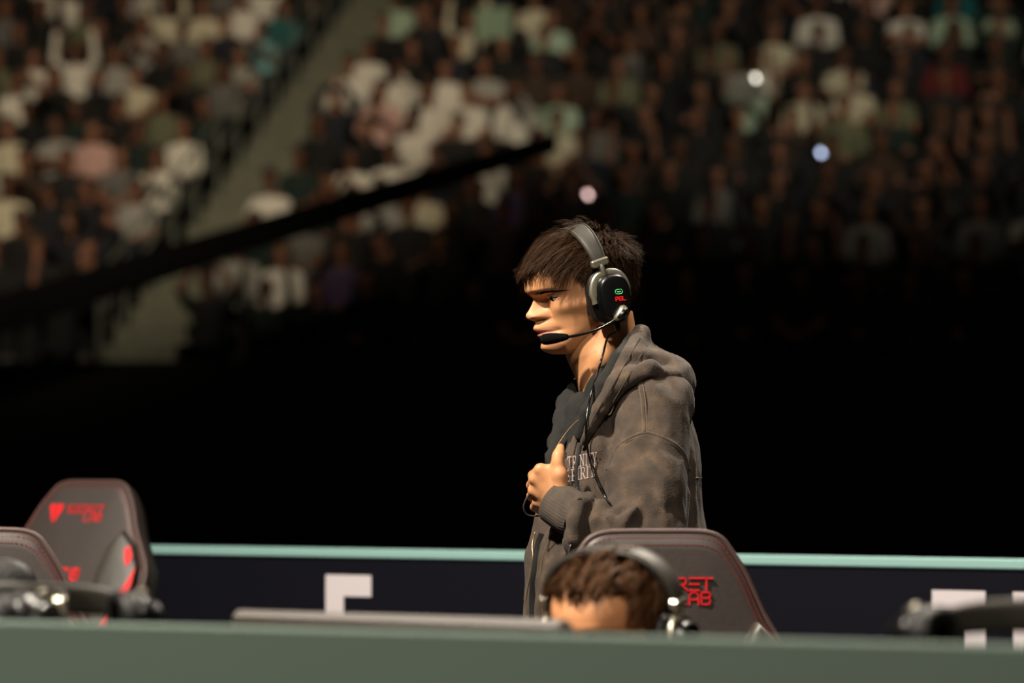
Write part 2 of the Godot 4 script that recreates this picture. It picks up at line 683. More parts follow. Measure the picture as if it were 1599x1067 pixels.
func build_stand() -> void:
	aisle0 = P(318, 400, 33.0)
	var st := Node3D.new()
	st.name = "seating_stand"
	add_child(st)
	tag(st, "", "", "", "structure")
	var b := Basis(row_dir, Vector3.UP, -back_dir)
	for j in range(FIRST, LAST + 3):
		for side in [-1.0, 1.0]:
			var mb := MB.new()
			var from := AISLE_HALF
			var to := 5.6 if side < 0 else 14.5
			var h := 0.9
			mb.box(Vector3(to - from, h, RUN + 0.25), Transform3D(b, row_at(j, side * (from + to) / 2.0, RUN / 2.0 + 0.12, -h / 2.0)), 0.01)
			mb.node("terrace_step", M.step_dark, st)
		for half in 2:
			var mb := MB.new()
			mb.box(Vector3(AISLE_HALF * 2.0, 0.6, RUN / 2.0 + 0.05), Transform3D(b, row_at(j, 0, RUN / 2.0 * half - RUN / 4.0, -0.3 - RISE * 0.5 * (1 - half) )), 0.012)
			mb.node("stair_step", M.concrete, st)
	# dark front of the stand
	var w := MB.new()
	var top := row_at(FIRST, 4.4, -0.50, 0.0)
	w.box(Vector3(20.2, top.y, 0.2), Transform3D(b, Vector3(top.x, top.y / 2.0, top.z)), 0.01)
	tag(w.node("stand_front", M.black_wall, self), "", "", "", "structure")
	# slanting black parapet across the stand
	var pr := MB.new()
	var ends := []
	for q in [[P(-130, 530, 29.6), 0.21], [P(870, 222, 28.2), 0.09]]:
		var ring := []
		for k in [Vector3(-0.05, 1, 0), Vector3(0.05, 1, 0), Vector3(0.05, -1, 0), Vector3(-0.05, -1, 0)]:
			ring.append(q[0] + Vector3(0, k.y * q[1], k.x))
		ends.append(ring)
	var mid := (P(-130, 530, 29.6) + P(870, 222, 28.2)) / 2.0
	for k in 4:
		var quad := [ends[0][k], ends[0][(k + 1) % 4], ends[1][(k + 1) % 4], ends[1][k]]
		pr.flat(quad, (quad[0] + quad[1] + quad[2] + quad[3]) / 4.0 - mid)
	for k in 2:
		pr.flat(ends[k], ends[k][0] - mid)
	pr.node("stair_parapet", M.black_wall, self)
	tag(get_node("stair_parapet"), "", "", "", "structure")

# a metal handrail climbs along the aisle's left side
func build_handrail() -> void:
	var foot := row_at(FIRST, -AISLE_HALF + 0.08, 0.0, 0.0)
	var r := thing("handrail", foot, "thin grey metal handrail along the concrete stairs through the crowd", "handrail")
	var steel := mat(Color(0.42, 0.44, 0.40), 0.5, 0.3)
	var tops := []
	for j in range(FIRST, LAST + 1, 1):
		var p := row_at(j, -AISLE_HALF + 0.08, 0.1, 0.0) - foot
		tops.append(p + Vector3.UP * 0.9)
		var mb := MB.new()
		mb.tube([p - Vector3.UP * 0.1, p + Vector3.UP * 0.9], [0.02], 8)
		mb.node("post", steel, r)
	for h in [0.0, -0.4]:
		var line := []
		for p in tops: line.append(p + Vector3.UP * h)
		var mb := MB.new()
		mb.tube(line, [0.022], 8)
		mb.node("rail", steel, r)

# ------------------------------------------------------------------ barrier behind the players
func build_barrier() -> void:
	var a := P(245, 853, 8.3)
	var c := P(1599, 875, 7.12)
	var more := (c - a) * 0.3
	a -= more
	c += more * 0.4
	a.y = 1.164
	c.y = 1.164
	var x := (c - a).normalized()
	var z := x.cross(Vector3.UP).normalized()
	if z.z < 0: z = -z
	var r := thing("stage_barrier", Vector3((a.x + c.x) / 2, 0, (a.z + c.z) / 2), "low dark navy barrier with pale teal top rail and white bracket marks", "barrier")
	var len := (c - a).length()
	var bs := Basis(x, Vector3.UP, z)
	var mb := MB.new()
	mb.box(Vector3(len, 1.144, 0.05), Transform3D(bs, Vector3(0, 0.572, 0)), 0.003)
	var navy := mat(Color(0.05, 0.052, 0.085), 0.7)
	navy.metallic_specular = 0.2
	mb.node("panel", navy, r)
	mb = MB.new()
	mb.box(Vector3(len, 0.024, 0.07), Transform3D(bs, Vector3(0, 1.154, 0)), 0.003)
	mb.node("top_rail", mat(Color(0.52, 0.675, 0.66), 0.5), r)
	tag(r.get_node("top_rail"), "pale teal top rail")
	# white corner brackets on the panel: where they stand is read along the rail
	var white := mat(Color(0.77, 0.74, 0.76), 0.8)
	for q in [[517.0, 588.0, 897.0, 1.0], [1460.0, 1543.0, 921.0, -1.0], [1586.0, 1668.0, 924.0, 1.0]]:
		var l := along_barrier(q[0], a, c)
		var e := along_barrier(q[1], a, c)
		var mid := (l + e) / 2.0
		var d := absf(mid.z) / cos(PITCH)
		var ty: float = EYE.y - (q[2] - 720.0) * d / FOCAL
		var wid := (e - l).length()
		var arm := wid * 0.4
		var o: Vector3 = Vector3(mid.x, 0, mid.z) - r.position
		mb = MB.new()
		var f := z * 0.0265
		var pts := [Vector2(-wid / 2, 0), Vector2(wid / 2, 0), Vector2(wid / 2, -arm), Vector2(-wid / 2 + arm, -arm), Vector2(-wid / 2 + arm, -wid * 1.25), Vector2(-wid / 2, -wid * 1.25)]
		var g := []
		for p in pts:
			g.append(o + x * (p.x * q[3]) + Vector3.UP * (ty + p.y) + f)
		mb.flat([g[0], g[1], g[2], g[3]], z)
		mb.flat([g[0], g[3], g[4], g[5]], z)
		mb.node("bracket_mark", white, r)

func along_barrier(px: float, a: Vector3, c: Vector3) -> Vector3:
	# where the line of sight through that column meets the barrier's face
	var k := (px - 799.5) / FOCAL
	var da := c - a
	var t := (-k * a.z * cos(PITCH) - a.x) / (da.x + k * da.z * cos(PITCH))
	return a + da * t

# ------------------------------------------------------------------ green-grey desk front
var panel_a := Vector3.ZERO
var panel_c := Vector3.ZERO

func build_front_panel() -> void:
	var a := P(-60, 971, 3.42)
	var c := P(1660, 1007, 2.93)
	var more := (c - a) * 0.35
	a -= more
	c += more
	a.y = 1.2185
	c.y = 1.2185
	panel_a = a
	panel_c = c
	var x := (c - a).normalized()
	var z := x.cross(Vector3.UP).normalized()
	if z.z < 0: z = -z
	var bs := Basis(x, Vector3.UP, z)
	var len := (c - a).length()
	var mid := Vector3((a.x + c.x) / 2, 0, (a.z + c.z) / 2)
	var r := thing("desk", mid, "long players' desk with a tall grey-green front board", "desk")
	var mb := MB.new()
	mb.box(Vector3(len, 1.2185, 0.03), Transform3D(bs, Vector3(0, 1.2185 / 2, 0)), 0.003)
	mb.node("front_board", mat(Color(0.335, 0.40, 0.365), 0.75), r)
	mb = MB.new()
	mb.box(Vector3(len, 0.025, 0.20), Transform3D(bs, Vector3(0, 1.1525, 0) - z * 0.115), 0.003)
	mb.node("shelf", M.plastic, r)
	mb = MB.new()
	mb.box(Vector3(len, 0.03, 0.80), Transform3D(bs, Vector3(0, 0.725, 0) - z * 0.415), 0.003)
	mb.node("desk_top", M.plastic, r)
	for s in [-1.0, 1.0]:
		mb = MB.new()
		mb.box(Vector3(0.05, 0.71, 0.7), Transform3D(bs, x * s * (len / 2 - 0.05) + Vector3(0, 0.355, 0) - z * 0.40), 0.004)
		mb.node("leg", M.plastic, r)
	# monitor seen from behind, its top edge above the board
	var l := P(368, 950, 3.85)
	var e := P(890, 971, 3.60)
	l.y = 1.2085
	e.y = 1.2085
	x = (e - l).normalized()
	z = x.cross(Vector3.UP).normalized()
	if z.z < 0: z = -z
	bs = Basis(x, Vector3.UP, z)
	mid = (l + e) / 2.0
	var mo := thing("monitor", Vector3(mid.x, 0.74, mid.z), "dark monitor seen from behind just above the grey-green board", "monitor")
	var w := (e - l).length()
	mb = MB.new()
	mb.box(Vector3(w, 0.335, 0.030), Transform3D(bs, Vector3(0, 1.2085 - 0.74 - 0.1675, 0)), 0.008)
	mb.node("housing", mat(Color(0.235, 0.205, 0.185), 0.42), mo)
	mb = MB.new()
	mb.box(Vector3(w - 0.02, 0.31, 0.003), Transform3D(bs, Vector3(0, 1.2085 - 0.74 - 0.1675, 0) - z * 0.0155), 0.001)
	mb.node("screen", mat(Color(0.02, 0.02, 0.02), 0.15), mo)
	mb = MB.new()
	mb.box(Vector3(0.05, 0.30, 0.03), Transform3D(bs, Vector3(0, 0.155, 0) + z * 0.03), 0.005)
	mb.box(Vector3(0.22, 0.012, 0.16), Transform3D(bs, Vector3(0, 0.006, 0) + z * 0.02), 0.004)
	mb.node("stand", M.plastic, mo)

# ------------------------------------------------------------------ gaming chairs
func chair_outline(n := 8) -> Array:
	var half := [Vector2(0.0, 0.0), Vector2(0.05, 0.0), Vector2(0.085, -0.002), Vector2(0.108, -0.011), Vector2(0.124, -0.030), Vector2(0.150, -0.072), Vector2(0.178, -0.135), Vector2(0.205, -0.180), Vector2(0.234, -0.232), Vector2(0.242, -0.275), Vector2(0.236, -0.33), Vector2(0.222, -0.42), Vector2(0.226, -0.55), Vector2(0.232, -0.72), Vector2(0.215, -0.80), Vector2(0.0, -0.81)]
	var right := []
	for i in half.size() - 1:
		var a: Vector2 = half[maxi(i - 1, 0)]
		var d: Vector2 = half[mini(i + 2, half.size() - 1)]
		for k in 3:
			right.append((half[i] as Vector2).cubic_interpolate(half[i + 1], a, d, k / 3.0))
	right.append(half[half.size() - 1])
	var all := []
	for p in right: all.append(p)
	for i in range(right.size() - 2, 0, -1):
		all.append(Vector2(-right[i].x, right[i].y))
	return all

func pad(mb: MB, outline: Array, profile: Array, t: Transform3D, mid := Vector2.INF) -> void:
	# a cushion: the outline drawn in towards its middle, each ring at its own height [share, z]
	var c := Vector2.ZERO
	for p in outline: c += p
	c /= outline.size()
	if mid != Vector2.INF: c = mid
	var rows := []
	for q in profile:
		var ring := []
		for p in outline:
			var w: Vector2 = c + (p - c) * q[0]
			ring.append(t * Vector3(w.x, w.y, q[1]))
		rows.append(ring)
	mb.grid(rows, true, true)

const STROKES := {
	"S": [[0, 4, 3, 4], [0, 4, 0, 2], [0, 2, 3, 2], [3, 2, 3, 0], [3, 0, 0, 0]],
	"E": [[0, 4, 3, 4], [0, 2, 3, 2], [0, 0, 3, 0]],
	"C": [[3, 4, 0, 4], [0, 4, 0, 0], [0, 0, 3, 0]],
	"R": [[0, 0, 0, 4], [0, 4, 2.6, 4], [2.6, 4, 2.6, 2], [2.6, 2, 0.6, 2], [1.2, 2, 3.2, 0]],
	"T": [[-0.3, 4, 3.6, 4], [1.6, 4, 1.6, 0]],
	"L": [[0, 4, 0, 0], [0, 0, 3, 0]],
	"A": [[0, 0, 0, 3], [0, 3, 0.8, 4], [0.8, 4, 2.2, 4], [2.2, 4, 3, 3], [3, 3, 3, 0], [0, 1.6, 3, 1.6]],
	"B": [[0, 0, 0, 4], [0, 4, 2.6, 4], [2.6, 4, 3, 3.2], [3, 3.2, 2.6, 2.1], [0, 2.1, 2.6, 2.1], [2.6, 2.1, 3, 1.2], [3, 1.2, 2.6, 0], [2.6, 0, 0, 0]],
	"P": [[0, 0, 0, 4], [0, 4, 2.4, 4], [2.4, 4, 2.4, 1.4], [2.4, 1.4, 1.2, 1.4]],
	"G": [[3, 4, 0, 4], [0, 4, 0, 0], [0, 0, 3, 0], [3, 0, 3, 2.2], [3, 2.2, 1.6, 2.2]],
}

func strokes(mb: MB, text: String, t: Transform3D, size: float, weight: float, deep: float) -> void:
	# letters of straight bars; t puts the lower left corner, size is the height
	var u := size / 4.0
	var x := 0.0
	for ch in text:
		for s in STROKES[ch]:
			var a := Vector3(x + s[0], s[1], 0) * u
			var b := Vector3(x + s[2], s[3], 0) * u
			var dir := (b - a).normalized() * weight * 0.5
			mb.bar(t * (a - dir), t * (b + dir), weight, deep, t.basis.z, 0.0)
		x += 4.0

func gaming_chair(at: Vector3, turn: float, top: float, label: String, pillow: bool, logo_shift := 0.0, recline := 0.06) -> Node3D:
	var r := thing("gaming_chair", at, label, "chair", "gaming chairs behind the desk")
	r.rotation.y = turn
	var tilt := Basis(Vector3.RIGHT, -recline)
	var t := Transform3D(tilt, Vector3(0, top, 0))
	var line := chair_outline()
	var mb := MB.new()
	pad(mb, line, [[0.0, -0.075], [0.6, -0.075], [0.9, -0.068], [0.975, -0.05], [1.0, -0.02], [1.0, 0.005], [0.985, 0.020], [0.955, 0.028], [0.90, 0.032], [0.6, 0.037], [0.3, 0.04], [0.0, 0.04]], t, Vector2(0, -0.33))
	var back := mb.node("backrest", M.leather, r)
	# raised piping and two lines of red stitches along the edge
	mb = MB.new()
	var edge := []
	for i in line.size():
		var p: Vector2 = line[i]
		if p.y > -0.5:
			edge.append(p)
	edge.sort_custom(func(p, q): return atan2(p.x, p.y + 0.5) < atan2(q.x, q.y + 0.5))
	var e3 := []
	for p in edge:
		var w: Vector2 = Vector2(0, -0.33) + (p - Vector2(0, -0.33)) * 0.992
		e3.append(t * Vector3(w.x, w.y, 0.017))
	mb.tube(e3, [0.0055], 6)
	mb.node("piping", M.piping, r)
	mb = MB.new()
	for share in [0.963, 0.93]:
		for i in edge.size() - 1:
			var p0: Vector2 = Vector2(0, -0.33) + (edge[i] - Vector2(0, -0.33)) * share
			var p1: Vector2 = Vector2(0, -0.33) + (edge[i + 1] - Vector2(0, -0.33)) * share
			var n := int((p1 - p0).length() / 0.0050)
			for k in n:
				var s0 := p0.lerp(p1, (k + 0.15) / n)
				var s1 := p0.lerp(p1, (k + 0.75) / n)
				var z := 0.0278 if share > 0.95 else 0.0312
				mb.bar(t * Vector3(s0.x, s0.y, z), t * Vector3(s1.x, s1.y, z), 0.0010, 0.0010, Vector3.BACK)
	var st := mb.node("stitching", M.stitch, r)
	tag(st, "red stitching along the edge")
	# shield and lettering
	var face := 0.0365
	mb = MB.new()
	var lx := 0.105 + logo_shift
	strokes(mb, "SECRET", t * Transform3D(Basis(), Vector3(lx - 0.147, -0.098, face)), 0.0195, 0.0026, 0.003)
	strokes(mb, "LAB", t * Transform3D(Basis(), Vector3(lx - 0.089, -0.121, face)), 0.0195, 0.0026, 0.003)
	var sh := [Vector2(-0.02, 0.0), Vector2(0.02, 0.0), Vector2(0.021, -0.012), Vector2(0.004, -0.05), Vector2(-0.004, -0.05), Vector2(-0.021, -0.012)]
	var lo := Vector3(lx - 0.185, -0.074, face + 0.001)
	for cut in [-1.0, 1.0]:
		var half := []
		for p in [Vector2(0.0015, 0.0), Vector2(0.021, 0.0), Vector2(0.021, -0.013), Vector2(0.004, -0.051), Vector2(0.0015, -0.051)]:
			half.append(t * (lo + Vector3(p.x * cut, p.y, 0)))
		mb.flat(half, t.basis.z)
	mb.node("lettering", M.red, r)
	# lower red print
	mb = MB.new()
	strokes(mb, "T", t * Transform3D(Basis(), Vector3(-0.02, -0.285, face + 0.003)), 0.03, 0.008, 0.003)
	strokes(mb, "B", t * Transform3D(Basis(), Vector3(0.022, -0.285, face + 0.003)), 0.03, 0.008, 0.003)
	mb.node("lower_print", M.red, r)
	# side bolsters, shade painted into their darker leather, each with a red flash
	for s in [-1.0, 1.0]:
		mb = MB.new()
		var bo := [Vector2(0.168, -0.150), Vector2(0.205, -0.185), Vector2(0.232, -0.240), Vector2(0.236, -0.285), Vector2(0.224, -0.40), Vector2(0.222, -0.55), Vector2(0.130, -0.56), Vector2(0.118, -0.40), Vector2(0.122, -0.27), Vector2(0.138, -0.195)]
		if s < 0:
			for i in bo.size(): bo[i].x = -bo[i].x
			bo.reverse()
		var bt := t * Transform3D(Basis(Vector3.UP, 0.20 * s), Vector3(0.0, 0, 0.052 + 0.03))
		pad(mb, bo, [[1.0, -0.07], [1.0, 0.0], [0.96, 0.014], [0.88, 0.020], [0.5, 0.022], [0.0, 0.023]], bt)
		var w := mb.node("bolster", M.leather_shaded, r)
		mb = MB.new()
		var fl := [Vector2(0.232, -0.250), Vector2(0.233, -0.30), Vector2(0.223, -0.39), Vector2(0.216, -0.44), Vector2(0.166, -0.44)]
		var pts := []
		for p in fl: pts.append(bt * Vector3(p.x * s, p.y, 0.0235))
		mb.flat(pts, bt.basis.z)
		pts = []
		for p in [Vector2(0.190, -0.205), Vector2(0.204, -0.197), Vector2(0.218, -0.225), Vector2(0.213, -0.245), Vector2(0.206, -0.253), Vector2(0.195, -0.232)]:
			pts.append(bt * Vector3(p.x * s, p.y, 0.0237))
		mb.flat(pts, bt.basis.z)
		mb.node("red_flash", M.red, w)
	if pillow:
		mb = MB.new()
		var pl := []
		for i in 32:
			var an := TAU * i / 32
			pl.append(Vector2(0.115 * signf(cos(an)) * pow(absf(cos(an)), 0.55), 0.085 * signf(sin(an)) * pow(absf(sin(an)), 0.55)))
		pl.reverse()
		pad(mb, pl, [[0.0, -0.01], [0.9, -0.01], [1.0, 0.012], [0.98, 0.03], [0.9, 0.046], [0.7, 0.058], [0.4, 0.066], [0.0, 0.068]], t * Transform3D(Basis(), Vector3(0, -0.13, 0.045)))
		mb.node("head_pillow", M.leather_black, r)
	# seat, lift and star foot
	mb = MB.new()
	var seat := []
	for i in 32:
		var an := TAU * i / 32
		seat.append(Vector2(0.26 * signf(cos(an)) * pow(absf(cos(an)), 0.4), 0.25 * signf(sin(an)) * pow(absf(sin(an)), 0.4)))
	seat.reverse()
	pad(mb, seat, [[0.0, -0.05], [0.95, -0.05], [1.0, 0.0], [0.97, 0.04], [0.85, 0.05], [0.0, 0.045]], Transform3D(Basis(Vector3.RIGHT, -PI / 2), Vector3(0, 0.45, 0.25)))
	mb.node("seat", M.leather, r)
	mb = MB.new()
	mb.tube([Vector3(0, 0.08, 0.22), Vector3(0, 0.41, 0.22)], [0.03], 12)
	mb.node("gas_lift", M.plastic, r)
	for k in 5:
		var an := TAU * k / 5
		mb = MB.new()
		mb.bar(Vector3(0, 0.10, 0.22), Vector3(0.31 * cos(an), 0.065, 0.22 + 0.31 * sin(an)), 0.05, 0.03, Vector3.UP, 0.006)
		mb.ball(Transform3D(Basis().scaled(Vector3.ONE * 0.03), Vector3(0.31 * cos(an), 0.03, 0.22 + 0.31 * sin(an))), 6, 10)
		mb.node("foot", M.plastic, r)
	return r

func build_chairs() -> void:
	var a := P(152, 755, 7.8)
	gaming_chair(Vector3(a.x, 0, a.z), -0.50, a.y, "empty grey gaming chair in front of the barrier, whole shield and lettering showing", false, 0.0, 0.40)
	var b := P(1022, 827, 4.92)
	gaming_chair(Vector3(b.x, 0, b.z), 0.06, b.y, "grey gaming chair behind the seated player", false, 0.018, -0.02)
	var c := P(-42, 826, 4.95)
	gaming_chair(Vector3(c.x, 0, c.z), 0.06, c.y, "gaming chair with black head pillow cut off by the left edge", true)

# ------------------------------------------------------------------ heads
# head axes: x to the person's left, y up, z forwards; origin between the ears
const PROFILE := [[-0.093, 0.070], [-0.090, 0.092], [-0.085, 0.105], [-0.0752, 0.1155], [-0.068, 0.1155], [-0.060, 0.1125], [-0.0535, 0.1185], [-0.0495, 0.1215], [-0.0455, 0.1195], [-0.0405, 0.1255], [-0.0357, 0.1275], [-0.030, 0.1245], [-0.0235, 0.1225], [-0.0205, 0.1265], [-0.017, 0.1335], [-0.012, 0.1372], [-0.0075, 0.1372], [-0.0005, 0.1310], [0.006, 0.1255], [0.011, 0.1220], [0.0195, 0.1178], [0.026, 0.1215], [0.0325, 0.1262], [0.0448, 0.1280], [0.058, 0.1262], [0.075, 0.1190], [0.090, 0.1075], [0.105, 0.088], [0.117, 0.064], [0.126, 0.036], [0.130, 0.008]]
const FACE := [[-0.093, 0.065], [-0.088, 0.084], [-0.0752, 0.098], [-0.060, 0.0975], [-0.045, 0.0985], [-0.03, 0.099], [-0.014, 0.100], [0.005, 0.0995], [0.018, 0.100], [0.0325, 0.1135], [0.0448, 0.1235], [0.058, 0.1235], [0.075, 0.1180], [0.090, 0.1075], [0.105, 0.088], [0.117, 0.064], [0.126, 0.036], [0.130, 0.008]]
const WIDE := [[-0.093, 0.012], [-0.088, 0.022], [-0.080, 0.030], [-0.070, 0.038], [-0.055, 0.048], [-0.040, 0.0545], [-0.020, 0.060], [0.0, 0.0655], [0.020, 0.068], [0.04, 0.070], [0.06, 0.073], [0.08, 0.071], [0.095, 0.064], [0.108, 0.053], [0.119, 0.037], [0.126, 0.022], [0.130, 0.004]]
const REAR := [[-0.093, 0.055], [-0.085, 0.040], [-0.070, 0.018], [-0.055, -0.004], [-0.040, -0.030], [-0.020, -0.055], [0.0, -0.072], [0.03, -0.088], [0.06, -0.090], [0.09, -0.078], [0.108, -0.058], [0.119, -0.036], [0.126, -0.018], [0.130, -0.004]]
const SKULL_C := Vector3(0, 0.028, 0.015)
const SKULL_R := Vector3(0.0735, 0.103, 0.107)

func bump(a: float, b: float, ra: float, rb: float) -> float:
	return exp(-(a * a) / (ra * ra) - (b * b) / (rb * rb))

func hairline(p: Vector3) -> float:
	# above 0: hair grows here
	var an := atan2(absf(p.x), p.z - 0.01)      # 0 in front, PI behind
	var low := table([[0.0, 0.082], [0.35, 0.083], [0.60, 0.077], [0.82, 0.066], [1.05, 0.054], [1.25, 0.036], [1.42, 0.004], [1.65, -0.008], [1.95, -0.03], [2.3, -0.058], [PI, -0.062]], an)
	return p.y - low

func head_mesh(mb: MB, xf: Transform3D, skin: Color, lip: Color, scalp: Color) -> Array:
	var us := []
	var u := -0.093
	while u < 0.130:
		us.append(u)
		u += 0.0009 if (u > 0.004 and u < 0.036) or (u > -0.055 and u < -0.0145) else 0.0018
	us.append(0.1299)
	var na := 168
	var rows := []
	var first := mb.v.size()
	var scalp_quads := []
	for y in us:
		var prof := table(PROFILE, y)
		var base := table(FACE, y)
		var wide := table(WIDE, y)
		var rear := table(REAR, y)
		var mid := lerpf((base + rear) * 0.5, 0.012, smoothstep(-0.09, 0.01, y))
		var spread := table([[-0.093, 0.026], [-0.07, 0.023], [-0.058, 0.025], [-0.045, 0.0195], [-0.03, 0.0175], [-0.0225, 0.0145], [-0.016, 0.0145], [-0.009, 0.0130], [0.0, 0.0095], [0.014, 0.0082], [0.022, 0.014], [0.0325, 0.034], [0.045, 0.05], [0.06, 0.06]], y)
		var ring := []
		for j in na:
			var q := 2.0 * j / na - 1.0
			var an := PI * signf(q) * pow(absf(q), 1.35)
			var ca := cos(an)
			var sa := sin(an)
			var x := wide * signf(sa) * pow(absf(sa), 0.92)
			var z := mid + (base - mid if ca > 0.0 else mid - rear) * signf(ca) * pow(absf(ca), 0.86 if ca > 0.0 else 0.95)
			if ca > 0.0:
				var ax := absf(x)
				z += (prof - base) * exp(-pow(ax / spread, 2.2))
				# wings of the nose and nostrils
				var ala := bump(ax - 0.0145, y + 0.0120, 0.0058, 0.0068)
				z += 0.0150 * ala * smoothstep(-0.0215, -0.0180, y)
				z -= 0.0080 * bump(ax - 0.0095, y + 0.0215, 0.0050, 0.0024)
				z -= 0.0050 * bump(ax - 0.0225, y + 0.012, 0.0035, 0.009)
				# eye sockets, brow ridge, cheek bones, corner of the mouth
				z -= 0.0040 * bump(ax - 0.031, y - 0.0165, 0.0165, 0.0105)
				z -= 0.004 * bump(ax - 0.0165, y - 0.017, 0.007, 0.010)
				z += 0.0045 * bump(ax - 0.032, y - 0.0335, 0.022, 0.0075)
				x += signf(x) * 0.0035 * bump(ax - 0.056, y + 0.004, 0.018, 0.014)
				z += 0.0045 * bump(ax - 0.044, y + 0.004, 0.017, 0.013)
				z -= 0.0045 * bump(ax - 0.027, y + 0.046, 0.007, 0.006)
				z -= 0.004 * bump(ax - 0.045, y + 0.045, 0.018, 0.020)
				z -= 0.0022 * bump(ax, y + 0.0455, 0.02, 0.0016)
				z += 0.0035 * bump(ax - 0.012, y + 0.0745, 0.012, 0.012)
				# lids: a soft bulge over the eyeball, and the slit between them
				z += 0.0080 * bump(ax - 0.0315, y - 0.0158, 0.0135, 0.0098)
				var slit := almond(ax, y)
				if slit > 0.0:
					z -= 0.0042 * smoothstep(0.0, 0.5, slit)
				elif y > 0.0185 and y < 0.026:
					z -= 0.0015 * bump(ax - 0.0315, y - 0.0228, 0.016, 0.0012)
			var p := Vector3(x, y, z)
			ring.append(p)
			var col := skin
			var lipness := 0.0
			if ca > 0.0 and absf(x) < 0.03:
				var edge := lerpf(0.0125, 0.0, clampf(absf(x) / 0.026, 0.0, 1.0))
				var below := lerpf(0.0105, 0.0, clampf(absf(x) / 0.026, 0.0, 1.0))
				if y > -0.0455: lipness = smoothstep(edge + 0.001, edge - 0.0015, y + 0.0455)
				else: lipness = smoothstep(below + 0.001, below - 0.0015, -0.0455 - y)
				if absf(x) > 0.025: lipness = 0.0
			col = col.lerp(lip, lipness)
			var hl := hairline(p) + 0.006 * sin(x * 900.0 + y * 700.0) * 0.5
			col = col.lerp(scalp, smoothstep(-0.001, 0.006, hl))
			mb.tint = col
			mb.vert(xf * p)
		rows.append(ring)
	for i in us.size() - 1:
		for j in na:
			var a := first + i * na + j
			var b := first + i * na + (j + 1) % na
			mb.face(a, a + na, b)
			mb.face(b, a + na, b + na)
			if hairline(rows[i][j]) > 0.001:
				scalp_quads.append([rows[i][j], rows[i][(j + 1) % na], rows[i + 1][j]])
	# close the chin and the crown
	for e in [0, us.size() - 1]:
		mb.tint = skin if e == 0 else scalp
		var c := Vector3.ZERO
		for p in rows[e]: c += p
		var k := mb.vert(xf * (c / na))
		for j in na:
			var a: int = first + e * na + j
			var b: int = first + e * na + (j + 1) % na
			if e == 0: mb.face(a, b, k)
			else: mb.face(a, k, b)
	mb.tint = Color.WHITE
	return scalp_quads

func almond(ax: float, y: float) -> float:
	var q := (ax - 0.0315) / 0.0145
	if absf(q) >= 1.0: return -1.0
	var mid := 0.0150 + 0.0012 * q
	var up := 0.0030 * (1.0 - q * q)
	var dn := 0.0027 * (1.0 - q * q)
	var d := y - mid
	return 1.0 - d / up if d > 0.0 else 1.0 + d / dn

func add_eyes(xf: Transform3D, parent: Node, at: Vector3, look: Vector3) -> void:
	for s in [-1.0, 1.0]:
		var c := Vector3(0.0312 * s, 0.0150, face_z(0.0312, 0.0150) - 0.0135)
		var mb := MB.new()
		mb.ball(Transform3D(Basis().scaled(Vector3.ONE * 0.0122), c), 16, 24)
		for i in mb.v.size(): mb.v[i] = xf * mb.v[i] - at
		var e := mb.node("eye", M.eye_white, parent)
		mb = MB.new()
		var d := look.normalized()
		var sd := d.cross(Vector3.UP).normalized()
		var b := Basis(sd, d, sd.cross(d))
		mb.lathe([Vector2(0.0, 0.01265), Vector2(0.003, 0.01245), Vector2(0.0074, 0.0104), Vector2(0.007, 0.0092)], 20, Transform3D(b, c))
		for i in mb.v.size(): mb.v[i] = xf * mb.v[i] - at
		mb.node("iris", M.iris, e)
		# upper lashes
		mb = MB.new()
		var pts := []
		for k in 13:
			var q := k / 6.0 - 1.0
			var ax := 0.0315 + 0.0145 * q
			var y := 0.0150 + 0.0012 * q + 0.0030 * (1.0 - q * q)
			var zz := c.z + sqrt(maxf(0.0131 * 0.0131 - pow(ax - 0.0312, 2) - pow(y - 0.015, 2), 0.00001))
			pts.append(xf * Vector3(ax * s, y, zz) - at)
		mb.tube(pts, [0.0004, 0.0008, 0.0012, 0.0013, 0.0013, 0.0013, 0.0013, 0.0013, 0.0012, 0.0011, 0.001, 0.0008, 0.0005], 6)
		mb.node("lashes", M.lash, parent)

func ribbon(mb: MB, pts: Array, width: float, nor: Vector3) -> void:
	var first := mb.v.size()
	var n := pts.size()
	for i in n:
		var tng: Vector3 = pts[mini(i + 1, n - 1)] - pts[maxi(i - 1, 0)]
		var side := tng.cross(nor).normalized() * width * (1.0 - 0.85 * float(i) / (n - 1)) * 0.5
		mb.vert(pts[i] - side)
		mb.vert(pts[i] + side)
	for i in n - 1:
		var a := first + i * 2
		mb.face(a, a + 2, a + 1)
		mb.face(a + 1, a + 2, a + 3)

